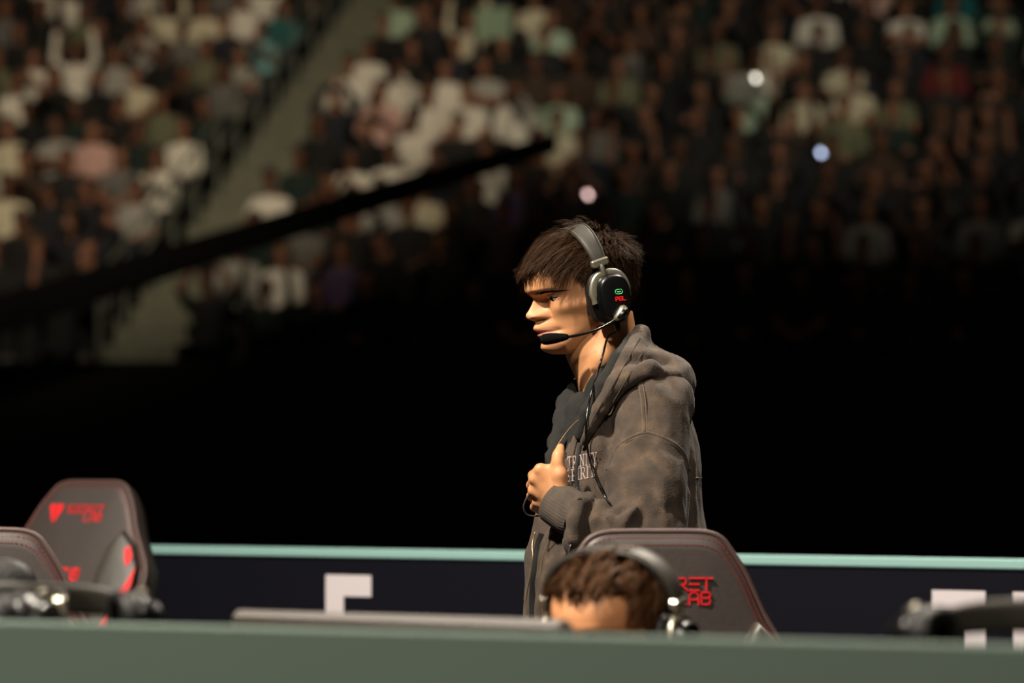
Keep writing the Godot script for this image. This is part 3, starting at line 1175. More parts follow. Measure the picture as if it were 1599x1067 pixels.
# style: how long and how high the hair is in front, on the crown, at the sides and behind
func hair_mesh(scalp: Array, guides: int, per: int, style: Dictionary, seed_: int) -> MB:
	var r := RandomNumberGenerator.new()
	r.seed = seed_
	var mb := MB.new()
	var cum := PackedFloat32Array()
	var total := 0.0
	for q in scalp:
		total += ((q[1] - q[0]) as Vector3).cross(q[2] - q[0]).length()
		cum.append(total)
	var seg := 8
	var crown: Vector3 = style.crown
	for g in guides:
		var k := cum.bsearch(r.randf() * total)
		var q: Array = scalp[mini(k, scalp.size() - 1)]
		var root: Vector3 = q[0]
		var front := smoothstep(-0.02, 0.05, root.z) * smoothstep(0.045, 0.085, root.y)
		var top := smoothstep(0.055, 0.10, root.y)
		var side := smoothstep(0.052, 0.070, absf(root.x)) * (1.0 - top)
		var back := smoothstep(-0.02, -0.06, root.z) * (1.0 - top)
		var length: float = lerpf(lerpf(style.side_len, style.back_len, back), lerpf(style.crown_len, style.front_len, front), maxf(top, front))
		length *= r.randf_range(0.72, 1.12)
		var lift: float = lerpf(lerpf(style.side_lift, style.back_lift, back), lerpf(style.crown_lift, style.front_lift, front), maxf(top, front)) * r.randf_range(0.35, 1.15)
		lift *= lerpf(1.0, 0.5, smoothstep(-0.02, -0.065, root.z))
		var tip_up: float = style.spike * r.randf() * (1.0 - front) * top
		var swing := r.randf_range(-0.35, 0.35)
		var path := []
		var p := root
		var el := ((p - SKULL_C) / SKULL_R).length()
		var stop: float = style.fringe + r.randf_range(-0.008, 0.010) + 0.16 * absf(root.x)
		for i in seg + 1:
			path.append(p)
			if p.y < stop and p.z > 0.06 and absf(p.x) < 0.062:
				length *= 0.25
			var t := float(i + 1) / seg
			var nrm := ((p - SKULL_C) / (SKULL_R * SKULL_R)).normalized()
			var flow := (p - crown).normalized() + (style.sweep as Vector3) * front
			if absf(p.x) > 0.055 and p.y < 0.06: flow += Vector3(0, -0.9, 0.1)
			flow += nrm.cross(flow).normalized() * swing
			flow = (flow - nrm * flow.dot(nrm)).normalized()
			p += flow * length / seg
			var now := ((p - SKULL_C) / SKULL_R).length()
			var want := el + lift / 0.1 * sin(minf(t * 2.2, PI * 0.5)) + tip_up * t * t
			p = SKULL_C + (p - SKULL_C) * (want / now)
		var nr: Vector3 = ((path[4] - SKULL_C) / (SKULL_R * SKULL_R)).normalized()
		for c in per:
			var off: Vector3 = Vector3(r.randfn(), r.randfn(), r.randfn()) * style.clump
			off -= nr * off.dot(nr) * 0.4
			var cut := r.randf_range(0.75, 1.06)
			var jag := Vector3(r.randfn(), r.randfn(), r.randfn()) * 0.0022
			var pts := []
			for i in seg + 1:
				var t := float(i) / seg
				var f := t * cut * seg
				var i0 := mini(int(f), seg - 1)
				var w: Vector3 = (path[i0] as Vector3).lerp(path[i0 + 1], f - i0)
				pts.append(w + off * (1.0 - 0.72 * t) + jag * t * t)
			ribbon(mb, pts, style.width * r.randf_range(0.7, 1.3), (nr + Vector3(r.randfn(), r.randfn(), r.randfn()) * 0.35).normalized())
	return mb

func brow_mesh(xf: Transform3D, s: float, at: Vector3) -> MB:
	var r := RandomNumberGenerator.new()
	r.seed = 3
	var mb := MB.new()
	for i in 130:
		var q := r.randf()
		var ax := lerpf(0.011, 0.053, q)
		var y := 0.0262 + 0.0044 * sin(q * 2.4) - 0.0030 * q + r.randf_range(-0.0030, 0.0030) * (1.0 - 0.6 * q)
		var z := face_z(ax, y) + 0.0006
		var a := Vector3(ax * s, y, z)
		var b := a + Vector3(s * 0.008, 0.0022 - 0.0035 * q, 0.0)
		b.z = face_z(absf(b.x), b.y) + 0.0009
		ribbon(mb, [xf * a - at, xf * ((a + b) * 0.5 + Vector3(0, 0, 0.0006)) - at, xf * b - at], 0.0009, xf.basis.z)
	return mb

func face_z(ax: float, y: float) -> float:
	# height of the brow over that spot, as in head_mesh
	var base := table(FACE, y)
	var wide := table(WIDE, y)
	var mid := lerpf((base + table(REAR, y)) * 0.5, 0.012, smoothstep(-0.09, 0.01, y))
	var sa := pow(clampf(ax / wide, 0.0, 1.0), 1.0 / 0.92)
	var ca := sqrt(maxf(0.0, 1.0 - sa * sa))
	var z := mid + (base - mid) * pow(ca, 0.86)
	var spread := table([[0.014, 0.0082], [0.022, 0.014], [0.0325, 0.034], [0.045, 0.05], [0.06, 0.06]], y)
	z += (table(PROFILE, y) - base) * exp(-pow(ax / spread, 2.2))
	z -= 0.0040 * bump(ax - 0.031, y - 0.0165, 0.0165, 0.0105)
	z -= 0.004 * bump(ax - 0.0165, y - 0.017, 0.007, 0.010)
	z += 0.0045 * bump(ax - 0.032, y - 0.0335, 0.022, 0.0075)
	z += 0.0080 * bump(ax - 0.0315, y - 0.0158, 0.0135, 0.0098)
	return z

# ------------------------------------------------------------------ headset, in head axes
func cup_ring(h: float, w: float, n: int, x: float, shift := Vector2.ZERO) -> Array:
	var ring := []
	for i in n:
		var an := TAU * i / n
		var e := 0.72
		ring.append(Vector3(x, shift.y + h * signf(sin(an)) * pow(absf(sin(an)), e), shift.x + w * signf(cos(an)) * pow(absf(cos(an)), e)))
	return ring

func headset(xf: Transform3D, label: String, lower_boom: bool) -> Node3D:
	var r := thing("headset", xf.origin, label, "headset", "black and silver headsets")
	r.transform = xf
	var lean := Basis(Vector3.RIGHT, 0.17)
	# padded band over the head
	var mid := []
	for i in 41:
		var an := lerpf(0.07, PI - 0.07, i / 40.0)
		mid.append(Vector3(0.1015 * signf(cos(an)) * pow(absf(cos(an)), 0.80), 0.066 + 0.075 * sin(an), 0))
	var rows := []
	var n := 14
	for i in mid.size():
		var tng: Vector3 = (mid[mini(i + 1, 40)] - mid[maxi(i - 1, 0)]).normalized()
		var nor := tng.cross(Vector3.BACK).normalized()
		var taper := 1.0 - 0.28 * pow(absf(i / 20.0 - 1.0), 2.0)
		var ring := []
		for j in n:
			var an := TAU * j / n
			var wz := 0.0195 * taper * signf(cos(an)) * pow(absf(cos(an)), 0.55)
			var wn := 0.0058 * signf(sin(an)) * pow(absf(sin(an)), 0.8)
			ring.append(lean * (mid[i] + Vector3(0, 0, wz) + nor * wn))
		rows.append(ring)
	var mb := MB.new()
	mb.grid(rows, true)
	for e in [0, 40]:
		mb.flat(rows[e], rows[e][0] - rows[20][0])
	mb.node("headband", M.band, r)
	for s in [-1.0, 1.0]:
		mb = MB.new()
		var line := []
		for i in range(0, 41):
			var tng: Vector3 = (mid[mini(i + 1, 40)] - mid[maxi(i - 1, 0)]).normalized()
			var nor := tng.cross(Vector3.BACK).normalized()
			var taper := 1.0 - 0.28 * pow(absf(i / 20.0 - 1.0), 2.0)
			line.append(lean * (mid[i] + Vector3(0, 0, s * 0.0165 * taper) + nor * 0.0052))
		mb.tube(line, [0.0011], 5)
		mb.node("band_seam", M.band_edge, r)
	for s in [-1.0, 1.0]:
		var cup := Node3D.new()
		cup.name = "ear_cup"
		r.add_child(cup, true)
		var fl := func(p: Vector3) -> Vector3: return Vector3(p.x * s, p.y, p.z)
		# silver clasp and slider
		mb = MB.new()
		var foot: Vector3 = lean * Vector3(0.1025 * s, 0.0675, 0.0)
		var tiltb := Basis(Vector3.BACK, 0.10 * s) * lean
		var tp := Transform3D(lean * Basis(Vector3.BACK, -0.08 * s), foot)
		mb.box(Vector3(0.0145, 0.0145, 0.0335), Transform3D(tp.basis, foot + Vector3(0, 0.0, 0)), 0.003)
		mb.tube([tp * Vector3(0, -0.004, 0), tp * Vector3(0.001 * s, -0.026, -0.001)], [0.0088], 16, 0.7, Vector3.BACK)
		mb.node("slider", M.silver, cup)
		# ear cushion
		mb = MB.new()
		rows = []
		for q in [[0.068, 0.60], [0.064, 0.74], [0.064, 0.92], [0.069, 1.0], [0.078, 1.02], [0.086, 0.99], [0.088, 0.9]]:
			var ring := []
			for p in cup_ring(0.0515 * q[1], 0.0385 * q[1], 40, q[0]): ring.append(fl.call(p))
			rows.append(ring)
		mb.grid(rows, true, s < 0)
		mb.node("cushion", M.cushion, cup)
		# black shell with a bevelled outer plate, set back towards the nape
		mb = MB.new()
		rows = []
		for q in [[0.084, 0.94, 0.0], [0.090, 0.985, 0.0], [0.096, 0.96, -0.001], [0.101, 0.90, -0.0025], [0.1035, 0.84, -0.0035], [0.1125, 0.79, -0.0045], [0.1165, 0.74, -0.005], [0.1178, 0.69, -0.005], [0.1185, 0.4, -0.005], [0.1185, 0.0, -0.005]]:
			var ring := []
			for p in cup_ring(0.0515 * q[1], 0.0385 * q[1], 40, q[0], Vector2(q[2], -0.001)): ring.append(fl.call(p))
			rows.append(ring)
		mb.grid(rows, true, s < 0)
		mb.node("shell", M.shell, cup)
		# silver yoke round the upper half
		mb = MB.new()
		rows = []
		var cnt := 29
		for i in cnt:
			var an := lerpf(-0.10, PI + 0.02, i / (cnt - 1.0))
			var e := 0.78
			var dirv := Vector3(0, signf(sin(an)) * pow(absf(sin(an)), e), signf(cos(an)) * pow(absf(cos(an)), e))
			var c := Vector3(0.1005, 0.0470 * dirv.y - 0.001, 0.0345 * dirv.z - 0.0015)
			var out := Vector3(0, dirv.y / 0.05, dirv.z / 0.04).normalized()
			var wd := lerpf(0.0088, 0.0052, i / (cnt - 1.0)) * (1.0 if i > 1 and i < cnt - 2 else 0.55)
			var ring := []
			for j in 10:
				var a2 := TAU * j / 10
				ring.append(fl.call(c + out * wd * signf(cos(a2)) * pow(absf(cos(a2)), 0.6) + Vector3(0.0052 * signf(sin(a2)) * pow(absf(sin(a2)), 0.6), 0, 0)))
			rows.append(ring)
		mb.grid(rows, true, s < 0)
		for e in [0, cnt - 1]:
			mb.flat(rows[e], rows[e][0] - rows[cnt / 2][0])
		mb.node("yoke", M.silver, cup)
		# printed marks on the plate: a green pill with three dots, red letters below
		var face := Transform3D(Basis(Vector3(0, 0, -s), Vector3.UP, Vector3(s, 0, 0)), Vector3(0.1189 * s, 0, 0))
		var turned := face * Transform3D(Basis(Vector3.BACK, -0.06 * s), Vector3(0, 0, 0))
		mb = MB.new()
		var pill := []
		for i in 25:
			var an := TAU * i / 24
			pill.append(turned * Vector3(0.0105 * s + 0.0036 * cos(an) + 0.0034 * signf(cos(an)), 0.0075 + 0.0042 * sin(an), 0))
		mb.tube(pill, [0.0007], 6)
		mb.node("green_mark", M.green_led, cup)
		mb = MB.new()
		for k in [-1, 0, 1]:
			mb.box(Vector3(0.0014, 0.0016, 0.0006), turned * Transform3D(Basis(), Vector3(0.0105 * s + k * 0.0026, 0.0075, 0)), 0.0)
		mb.node("white_dots", mat(Color(0.85, 0.85, 0.85), 0.5), cup)
		mb = MB.new()
		strokes(mb, "PGL", turned * Transform3D(Basis(), Vector3(0.0105 * s - 0.0076, -0.0088, 0.0002)), 0.0068, 0.0017, 0.0006)
		mb.node("red_letters", M.cup_red, cup)
		if s > 0:
			# boom arm on the left cup
			var boom := Node3D.new()
			boom.name = "microphone"
			r.add_child(boom, true)
			if not lower_boom:
				boom.transform = Transform3D(Basis(), Vector3(0, -0.029, -0.0205)) * Transform3D(Basis(Vector3.RIGHT, -1.75), Vector3.ZERO) * Transform3D(Basis(), Vector3(0, 0.029, 0.0205))
			mb = MB.new()
			mb.tube([Vector3(0.114, -0.026, -0.0145), Vector3(0.1215, -0.028, -0.013), Vector3(0.1235, -0.034, -0.006), Vector3(0.1225, -0.040, 0.002), Vector3(0.120, -0.0425, 0.006)], [0.0085, 0.0095, 0.0088, 0.0062, 0.0045], 14)
			mb.node("boom_mount", M.silver, boom)
			mb = MB.new()
			mb.tube([Vector3(0.129, -0.031, -0.0125), Vector3(0.130, -0.0365, -0.0055), Vector3(0.1265, -0.041, 0.002)], [0.0060, 0.0058, 0.0034], 12)
			mb.node("mount_cap", M.shell, boom)
			mb = MB.new()
			mb.ball(Transform3D(Basis().scaled(Vector3(0.0028, 0.0040, 0.0040)), Vector3(0.1340, -0.029, -0.0135)), 8, 14)
			mb.node("pivot", mat(Color(0.35, 0.34, 0.32), 0.35, 1.0), boom)
			mb = MB.new()
			mb.tube(smooth_line([Vector3(0.120, -0.0425, 0.005), Vector3(0.117, -0.0485, 0.018), Vector3(0.107, -0.0555, 0.040), Vector3(0.088, -0.0595, 0.064), Vector3(0.066, -0.0605, 0.082)], 8), [0.0029], 10)
			mb.node("arm", M.cable, boom)
			mb = MB.new()
			var a := Vector3(0.064, -0.0602, 0.083)
			var b := Vector3(0.036, -0.0575, 0.129)
			var pts := []
			var rad := []
			for q in [[0.0, 0.0042], [0.06, 0.0058], [0.22, 0.0078], [0.42, 0.0096], [0.6, 0.0108], [0.78, 0.0110], [0.9, 0.0098], [0.97, 0.0070], [1.0, 0.003]]:
				pts.append(a.lerp(b, q[0]))
				rad.append(q[1])
			mb.tube(pts, rad, 18)
			mb.node("microphone_foam", M.foam, boom)
			mb = MB.new()
			mb.tube([Vector3(0.098, -0.047, -0.004), Vector3(0.099, -0.058, -0.004), Vector3(0.099, -0.070, -0.003)], [0.0055, 0.0050, 0.0032], 12)
			mb.node("cable_socket", M.plastic, r)
	return r

# ------------------------------------------------------------------ the standing player
const SKIN := Color(0.55, 0.265, 0.125)
const LIP := Color(0.36, 0.115, 0.08)

func S(px: float, py: float, dz: float) -> Vector3:
	return P(px, py, MAN_D - dz)

func to_pixel(p: Vector3) -> Vector2:
	var q := p - EYE
	var f := Vector3(0, sin(PITCH), -cos(PITCH))
	var u := Vector3(0, cos(PITCH), sin(PITCH))
	var d := q.dot(f)
	return Vector2(799.5 + q.x / d * FOCAL, 533.5 - q.dot(u) / d * FOCAL)

func onto(f: Field, px: float, py: float, lift: float) -> Vector3:
	# the spot of the cloth under that line of sight, raised a little off it
	var from := P(px, py, MAN_D - 0.42)
	var dir := (from - EYE).normalized()
	var h := f.hit(from, dir, 0.8)
	if h == Vector3.INF:
		return S(px, py, 0.0)
	return h - dir * lift

func onto_all(fields: Array, px: float, py: float, lift: float) -> Vector3:
	var best := Vector3.INF
	for f in fields:
		var from := P(px, py, MAN_D - 0.30)
		var dir := (from - EYE).normalized()
		var h: Vector3 = f.hit(from, dir, 0.6)
		if h != Vector3.INF and (best == Vector3.INF or (h - EYE).length() < (best - EYE).length()):
			best = h - dir * lift
	return best if best != Vector3.INF else S(px, py, 0.0)

func onto_line(f: Field, pts: Array, lift: float, per := 5) -> Array:
	var c := []
	for p in pts: c.append(Vector3(p[0], p[1], 0))
	var out := []
	for p in smooth_line(c, per):
		out.append(onto(f, p.x, p.y, lift))
	# even out the depth
	for k in 2:
		for i in range(1, out.size() - 1):
			var m: Vector3 = (out[i - 1] + out[i] * 2.0 + out[i + 1]) / 4.0
			out[i] = m
	return out

func chain_px(f: Field, pts: Array, k: float, tag_ := 0, sc := Vector3.ONE) -> void:
	# [column, row, towards the camera in metres, radius in pixels]
	for i in pts.size() - 1:
		var a: Array = pts[i]
		var b: Array = pts[i + 1]
		f.capsule(S(a[0], a[1], a[2]), S(b[0], b[1], b[2]), a[3] * 0.0012, b[3] * 0.0012, k, tag_, sc)

func head_frame(o: Vector3, yaw: float, tilt: float) -> Transform3D:
	# yaw 0 faces the camera, positive turns towards the right of the picture
	var fwd := Vector3(sin(yaw) * cos(tilt), -sin(tilt), cos(yaw) * cos(tilt))
	var left := Vector3(cos(yaw), 0, -sin(yaw))
	return Transform3D(Basis(left, fwd.cross(left), fwd), o)

var wrinkle := FastNoiseLite.new()

func build_standing_player() -> void:
	var base := S(965, 900, -0.05)
	base.y = 0.0
	var r := thing("person", base, "young man in washed brown hoodie and headset, standing, hand gripping his jacket front", "person")
	wrinkle.seed = 4
	wrinkle.frequency = 9.0
	wrinkle.fractal_octaves = 3
	var head := head_frame(S(927, 468, -0.05), -deg_to_rad(73.0), deg_to_rad(10.0))

	# skin: head, neck and the gripping hand
	var skin := MB.new()
	skin.colored = true
	var scalp := head_mesh(skin, head, SKIN, LIP, M.hair_dark.albedo_color.srgb_to_linear())
	skin.tint = SKIN
	var nf := Field.new(S(860, 660, -0.18), S(1010, 480, 0.10), 0.0045)
	chain_px(nf, [[930, 505, -0.055, 41], [926, 540, -0.055, 42], [966, 645, -0.05, 50]], 0.02)
	chain_px(nf, [[962, 500, -0.005, 11], [940, 560, 0.0, 10], [918, 620, -0.02, 9]], 0.02)
	chain_px(nf, [[950, 500, -0.06, 40], [962, 600, -0.06, 44]], 0.03)
	add_field(skin, nf.surfaces(), SKIN)
	var hf := Field.new(S(815, 825, 0.02), S(905, 685, 0.24), 0.0028)
	var wrist := [876.0, 782.0, 0.155]
	var mcp := [[844.0, 734.0, 0.158, 10.0], [836.0, 748.0, 0.150, 10.0], [834.0, 766.0, 0.140, 9.6], [840.0, 784.0, 0.130, 8.8]]
	var pip := [[833.0, 743.0, 0.118], [830.0, 758.0, 0.108], [830.0, 775.0, 0.100], [835.0, 792.0, 0.095]]
	var tip := [[842.0, 752.0, 0.090], [838.0, 769.0, 0.080], [839.0, 785.0, 0.075], [845.0, 799.0, 0.075]]
	for i in 4:
		chain_px(hf, [[wrist[0] + 2 - i * 2, wrist[1] + i * 5 - 6, wrist[2] + 0.003 - 0.004 * i, 15.0], [mcp[i][0], mcp[i][1], mcp[i][2], mcp[i][3]]], 0.010)
	chain_px(hf, [[888, 800, 0.165, 22], [874, 780, 0.155, 20], [860, 764, 0.152, 14]], 0.012)
	chain_px(hf, [[866, 752, 0.152, 13], [852, 744, 0.150, 11]], 0.012)
	for i in 4:
		chain_px(hf, [[mcp[i][0], mcp[i][1], mcp[i][2], mcp[i][3] * 0.93], [pip[i][0], pip[i][1], pip[i][2], 8.2 - 0.4 * i], [tip[i][0], tip[i][1], tip[i][2], 7.2 - 0.4 * i]], 0.0035)
	chain_px(hf, [[876, 772, 0.168, 14], [874, 742, 0.172, 11.0], [871, 722, 0.168, 8.4], [872, 712, 0.164, 8.2], [875, 700, 0.155, 6.8]], 0.008)
	chain_px(hf, [[873, 740, 0.166, 7], [858, 733, 0.160, 7]], 0.010)
	add_field(skin, hf.surfaces(), SKIN * Color(1.04, 1.02, 1.0))
	skin.finish_normals()
	kept(skin, "body", M.skin, r, base)
	add_eyes(head, r, base, Vector3(0.02, -0.30, 1.0))
	for s in [-1.0, 1.0]:
		var b := brow_mesh(head, s, base)
		b.node("eyebrow", M.brow, r)
	var hair := hair_mesh(scalp, 2000, 12, {"crown": Vector3(0.0, 0.135, -0.045), "sweep": Vector3(0.10, -0.35, 0.9), "fringe": 0.070, "front_len": 0.080, "crown_len": 0.036, "side_len": 0.018, "back_len": 0.022, "front_lift": 0.019, "crown_lift": 0.025, "side_lift": 0.005, "back_lift": 0.006, "spike": 0.17, "clump": 0.0042, "width": 0.0011}, 17)
	for i in hair.v.size(): hair.v[i] = head * hair.v[i] - base
	hair.node("hair", M.hair_dark, r)

	# the hoodie's body and sleeve
	var f := Field.new(S(800, 1030, -0.36), S(1130, 540, 0.34), 0.007)
	var flat := Vector3(1, 1, 1.35)
	chain_px(f, [[990, 640, -0.05, 86], [979, 720, -0.05, 111], [969, 900, -0.05, 141], [967, 1030, -0.05, 141]], 0.03, 0, flat)
	chain_px(f, [[965, 604, 0.00, 38], [1030, 628, 0.08, 54]], 0.03)
	chain_px(f, [[862, 800, -0.02, 26], [850, 870, -0.01, 26], [847, 990, 0.0, 30]], 0.02)
	chain_px(f, [[905, 672, 0.02, 22], [892, 740, 0.05, 26], [905, 800, 0.06, 30]], 0.03)
	chain_px(f, [[1018, 645, 0.10, 57], [1012, 760, 0.155, 60], [1008, 832, 0.175, 63]], 0.013, 1)
	chain_px(f, [[1004, 842, 0.18, 57], [950, 832, 0.19, 45], [917, 824, 0.19, 37]], 0.02, 1)
	f.capsule(S(940, 776, 0.215), S(962, 790, 0.235), 0.010, 0.016, 0.012, 1, Vector3.ONE, true)
	# folds of the pushed-up sleeve, and soft ones across chest and upper arm
	chain_px(f, [[920, 778, 0.195, 12], [905, 790, 0.228, 13], [898, 812, 0.240, 14], [898, 840, 0.236, 15], [908, 866, 0.222, 15], [930, 884, 0.20, 12]], 0.004, 1)
	chain_px(f, [[892, 828, 0.222, 10], [890, 848, 0.218, 11], [898, 864, 0.205, 10]], 0.004, 1)
	chain_px(f, [[938, 788, 0.215, 9], [930, 812, 0.236, 9], [938, 846, 0.242, 9], [956, 872, 0.230, 9]], 0.007, 1)
	chain_px(f, [[966, 794, 0.232, 8], [956, 808, 0.245, 9], [968, 834, 0.252, 8]], 0.008, 1)
	chain_px(f, [[990, 796, 0.248, 8], [976, 814, 0.254, 8], [990, 842, 0.256, 6]], 0.010, 1)
	chain_px(f, [[962, 705, 0.155, 8], [957, 740, 0.172, 10], [964, 785, 0.19, 11], [985, 800, 0.22, 9]], 0.014, 1)
	chain_px(f, [[1062, 700, 0.125, 8], [1068, 770, 0.13, 8], [1062, 840, 0.15, 8]], 0.014, 1)
	chain_px(f, [[1064, 650, 0.02, 7], [1072, 720, 0.05, 8], [1082, 840, 0.06, 8]], 0.016)
	chain_px(f, [[940, 650, 0.11, 7], [935, 700, 0.12, 8], [944, 770, 0.115, 8]], 0.022)
	chain_px(f, [[1035, 720, 0.20, 6], [1025, 780, 0.222, 7], [1000, 822, 0.235, 7]], 0.022, 1)
	# the deep crease behind the rolled sleeve end, and the one in the crook of the arm
	for q in [[[922, 786, 0.238], [915, 806, 0.252]], [[915, 806, 0.252], [914, 834, 0.252]], [[914, 834, 0.252], [924, 862, 0.240]]]:
		f.capsule(S(q[0][0], q[0][1], q[0][2]), S(q[1][0], q[1][1], q[1][2]), 0.0085, 0.0085, 0.006, 1, Vector3.ONE, true)
	f.capsule(S(944, 780, 0.232), S(962, 794, 0.246), 0.011, 0.009, 0.010, 1, Vector3.ONE, true)
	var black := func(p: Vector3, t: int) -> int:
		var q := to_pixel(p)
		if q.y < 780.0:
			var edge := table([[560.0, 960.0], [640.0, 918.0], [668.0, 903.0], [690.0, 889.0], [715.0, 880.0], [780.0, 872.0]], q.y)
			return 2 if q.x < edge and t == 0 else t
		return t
	var bend := func(p: Vector3, n: Vector3, t: int) -> Vector3:
		var q := Vector3(p.x * 1.0, p.y * 0.55, p.z)
		var w := wrinkle.get_noise_3dv(q)
		var ridged := 1.0 - absf(w) * 2.4
		var w2 := wrinkle.get_noise_3dv(q * 2.7 + Vector3(3, 1, 7))
		return p + n * ((ridged - 0.5) * (0.0052 if t == 1 else 0.0038) + w2 * 0.0013)
	var got := f.surfaces(bend, black)
	var cloth := MB.new()
	for g in [0, 1]:
		var first := cloth.v.size()
		cloth.v.append_array(got[g].v)
		cloth.n.append_array(got[g].n)
		cloth.c.append_array(got[g].c)
		for i in got[g].idx: cloth.idx.append(first + i)
	var hoodie := kept(cloth, "hoodie", M.hoodie, r, base)
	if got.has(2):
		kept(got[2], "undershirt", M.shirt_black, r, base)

	# hood lying on the back, rolled rim round the neck
	var hd := Field.new(S(870, 700, -0.24), S(1105, 490, 0.20), 0.0052)
	chain_px(hd, [[909, 696, 0.100, 5], [922, 672, 0.118, 9], [938, 638, 0.128, 12], [960, 600, 0.125, 13], [983, 558, 0.098, 14], [1001, 521, 0.03, 13], [1001, 521, -0.04, 13], [975, 545, -0.12, 14], [935, 575, -0.17, 14], [900, 605, -0.16, 12]], 0.006)
	chain_px(hd, [[1000, 556, 0.0, 26], [1046, 594, 0.0, 35], [1050, 600, 0.0, 33]], 0.02, 0, Vector3(1, 1, 2.3))
	chain_px(hd, [[958, 618, 0.12, 9], [985, 589, 0.13, 12], [1015, 577, 0.125, 12], [1044, 593, 0.10, 11], [1066, 620, 0.055, 10], [1073, 630, 0.0, 11]], 0.016)
	chain_px(hd, [[968, 600, 0.115, 10], [1000, 560, 0.085, 13], [1032, 566, 0.07, 13], [1060, 585, 0.04, 13]], 0.016)
	hd.capsule(S(1012, 577, 0.165), S(1062, 602, 0.115), 0.008, 0.013, 0.012, 0, Vector3.ONE, true)
	var hood_bend := func(p: Vector3, n: Vector3, _t: int) -> Vector3:
		var w := wrinkle.get_noise_3dv(p * 2.2)
		return p + n * ((0.5 - absf(w) * 1.6) * 0.0024)
	kept(hd.surfaces(hood_bend)[0], "hood", M.hoodie, r, base)
	# dark lining between neck and rim, dark far lapel and collar
	var lf := Field.new(S(845, 760, -0.20), S(1010, 500, 0.16), 0.005)
	chain_px(lf, [[988, 530, 0.03, 11], [966, 560, 0.075, 11], [943, 600, 0.095, 12], [920, 644, 0.095, 12], [906, 680, 0.085, 9]], 0.012)
	chain_px(lf, [[908, 622, -0.02, 12], [904, 640, 0.01, 15], [900, 660, 0.03, 13]], 0.03)
	chain_px(lf, [[898, 602, -0.08, 10], [886, 630, -0.05, 14], [879, 655, -0.02, 12], [868, 690, 0.04, 10], [861, 715, 0.095, 7], [860, 735, 0.125, 5]], 0.02)
	chain_px(lf, [[914, 612, -0.03, 5], [906, 640, 0.005, 6], [896, 668, 0.02, 6], [877, 697, 0.065, 5]], 0.004)
	kept(lf.surfaces(hood_bend)[0], "hood_lining", M.lining, r, base)
	# ribbed cuff
	var ca := S(895, 803, 0.190)
	var cb := S(864, 783, 0.160)
	var ax := (cb - ca).normalized()
	var sx := ax.cross(Vector3.BACK).normalized()
	var sy := ax.cross(sx)
	var rows := []
	for q in [[-0.25, 33.0], [0.0, 35.0], [0.3, 34.5], [0.6, 34.0], [0.85, 33.5], [0.97, 33.0], [1.02, 32.0], [1.03, 30.0], [0.98, 28.5], [0.7, 28.0]]:
		var ring := []
		for j in 120:
			var an := TAU * j / 120
			var rad: float = q[1] * 0.0012 * (1.0 + 0.012 * sin(an * 40.0))
			ring.append(ca.lerp(cb, q[0]) + (sx * cos(an) + sy * sin(an) * 0.86) * rad - base)
		rows.append(ring)
	var mb := MB.new()
	mb.grid(rows, true)
	mb.node("cuff", M.rib, r)
	# seams
	for line in [
		[[988, 566], [998, 592], [1004, 622], [1006, 650], [1007, 676]],
		[[948, 735], [956, 716], [962, 702], [978, 688], [1007, 677], [1034, 684], [1056, 696], [1069, 712], [1075, 735]],
	]:
		for o in [-3.4, 0.0, 3.4]:
			var shifted := []
			for p in line: shifted.append([p[0] + (o if line.size() == 5 else 0.0), p[1] + (o * 0.8 if line.size() != 5 else 0.0)])
			mb = MB.new()
			var pts := onto_line(f, shifted, 0.0010 if o == 0.0 else 0.0014, 8)
			for i in pts.size(): pts[i] -= base
			mb.tube(pts, [0.0038 if o == 0.0 else 0.0012], 8, 0.7 if o == 0.0 else 1.0, Vector3.BACK if o == 0.0 else Vector3.ZERO)
			mb.node("seam" if o == 0.0 else "seam_stitch", M.hoodie if o == 0.0 else M.seam, r)
	# stitched edge of the hood's rim
	for line in [[[926, 684], [944, 652], [966, 614], [990, 574], [1010, 540]], [[916, 676], [934, 640], [956, 604], [980, 562], [999, 528]]]:
		mb = MB.new()
		var rl := onto_line(hd, line, 0.0028, 6)
		for i in rl.size(): rl[i] -= base
		mb.tube(rl, [0.0011], 6)
		mb.node("rim_stitch", M.thread, r)
	# small sewn mark on the back
	mb = MB.new()
	var bt := onto_line(f, [[1084, 747], [1090, 746], [1096, 747]], 0.001, 3)
	for i in bt.size(): bt[i] -= base
	mb.tube(bt, [0.0010], 6)
	mb.node("back_mark", M.print, r)
	# zips
	for z in [[[905, 655], [893, 666], [880, 682], [868, 702], [861, 722], [858, 742]]]:
		mb = MB.new()
		var zp := []
		for i in z.size():
			zp.append(S(z[i][0], z[i][1], lerpf(0.065, 0.150, i / 5.0)) - base)
		mb.tube(smooth_line(zp, 6), [0.0016], 6)
		mb.node("zip", M.zip, r)
	for z in [[[836, 832], [831, 850], [832, 872], [828, 900], [822, 930], [820, 965]], [[862, 830], [853, 850], [846, 878], [843, 905], [844, 935], [848, 962]]]:
		mb = MB.new()
		var zp := onto_line(f, z, 0.0025, 6)
		for i in zp.size(): zp[i] -= base
		mb.tube(zp, [0.0016], 6)
		mb.node("zip", M.zip, r)
	# black placket between the zips
	mb = MB.new()
	var pk := onto_line(f, [[848, 834], [842, 852], [838, 880], [835, 905], [833, 935], [834, 965]], 0.001, 6)
	for i in pk.size(): pk[i] -= base
	mb.tube(pk, [0.0085], 10, 0.25, Vector3.BACK)
	mb.node("placket", M.shirt_black, r)
	# drawstrings, with a pale tip low down
	mb = MB.new()
	var ds := onto_line(f, [[917, 640], [911, 668], [905, 700], [900, 735], [901, 760], [905, 780]], 0.004, 6)
	for i in ds.size(): ds[i] -= base
	mb.tube(ds, [0.0040], 8, 0.5, Vector3.BACK)
	mb.node("drawstring", M.cord, r)
	mb = MB.new()
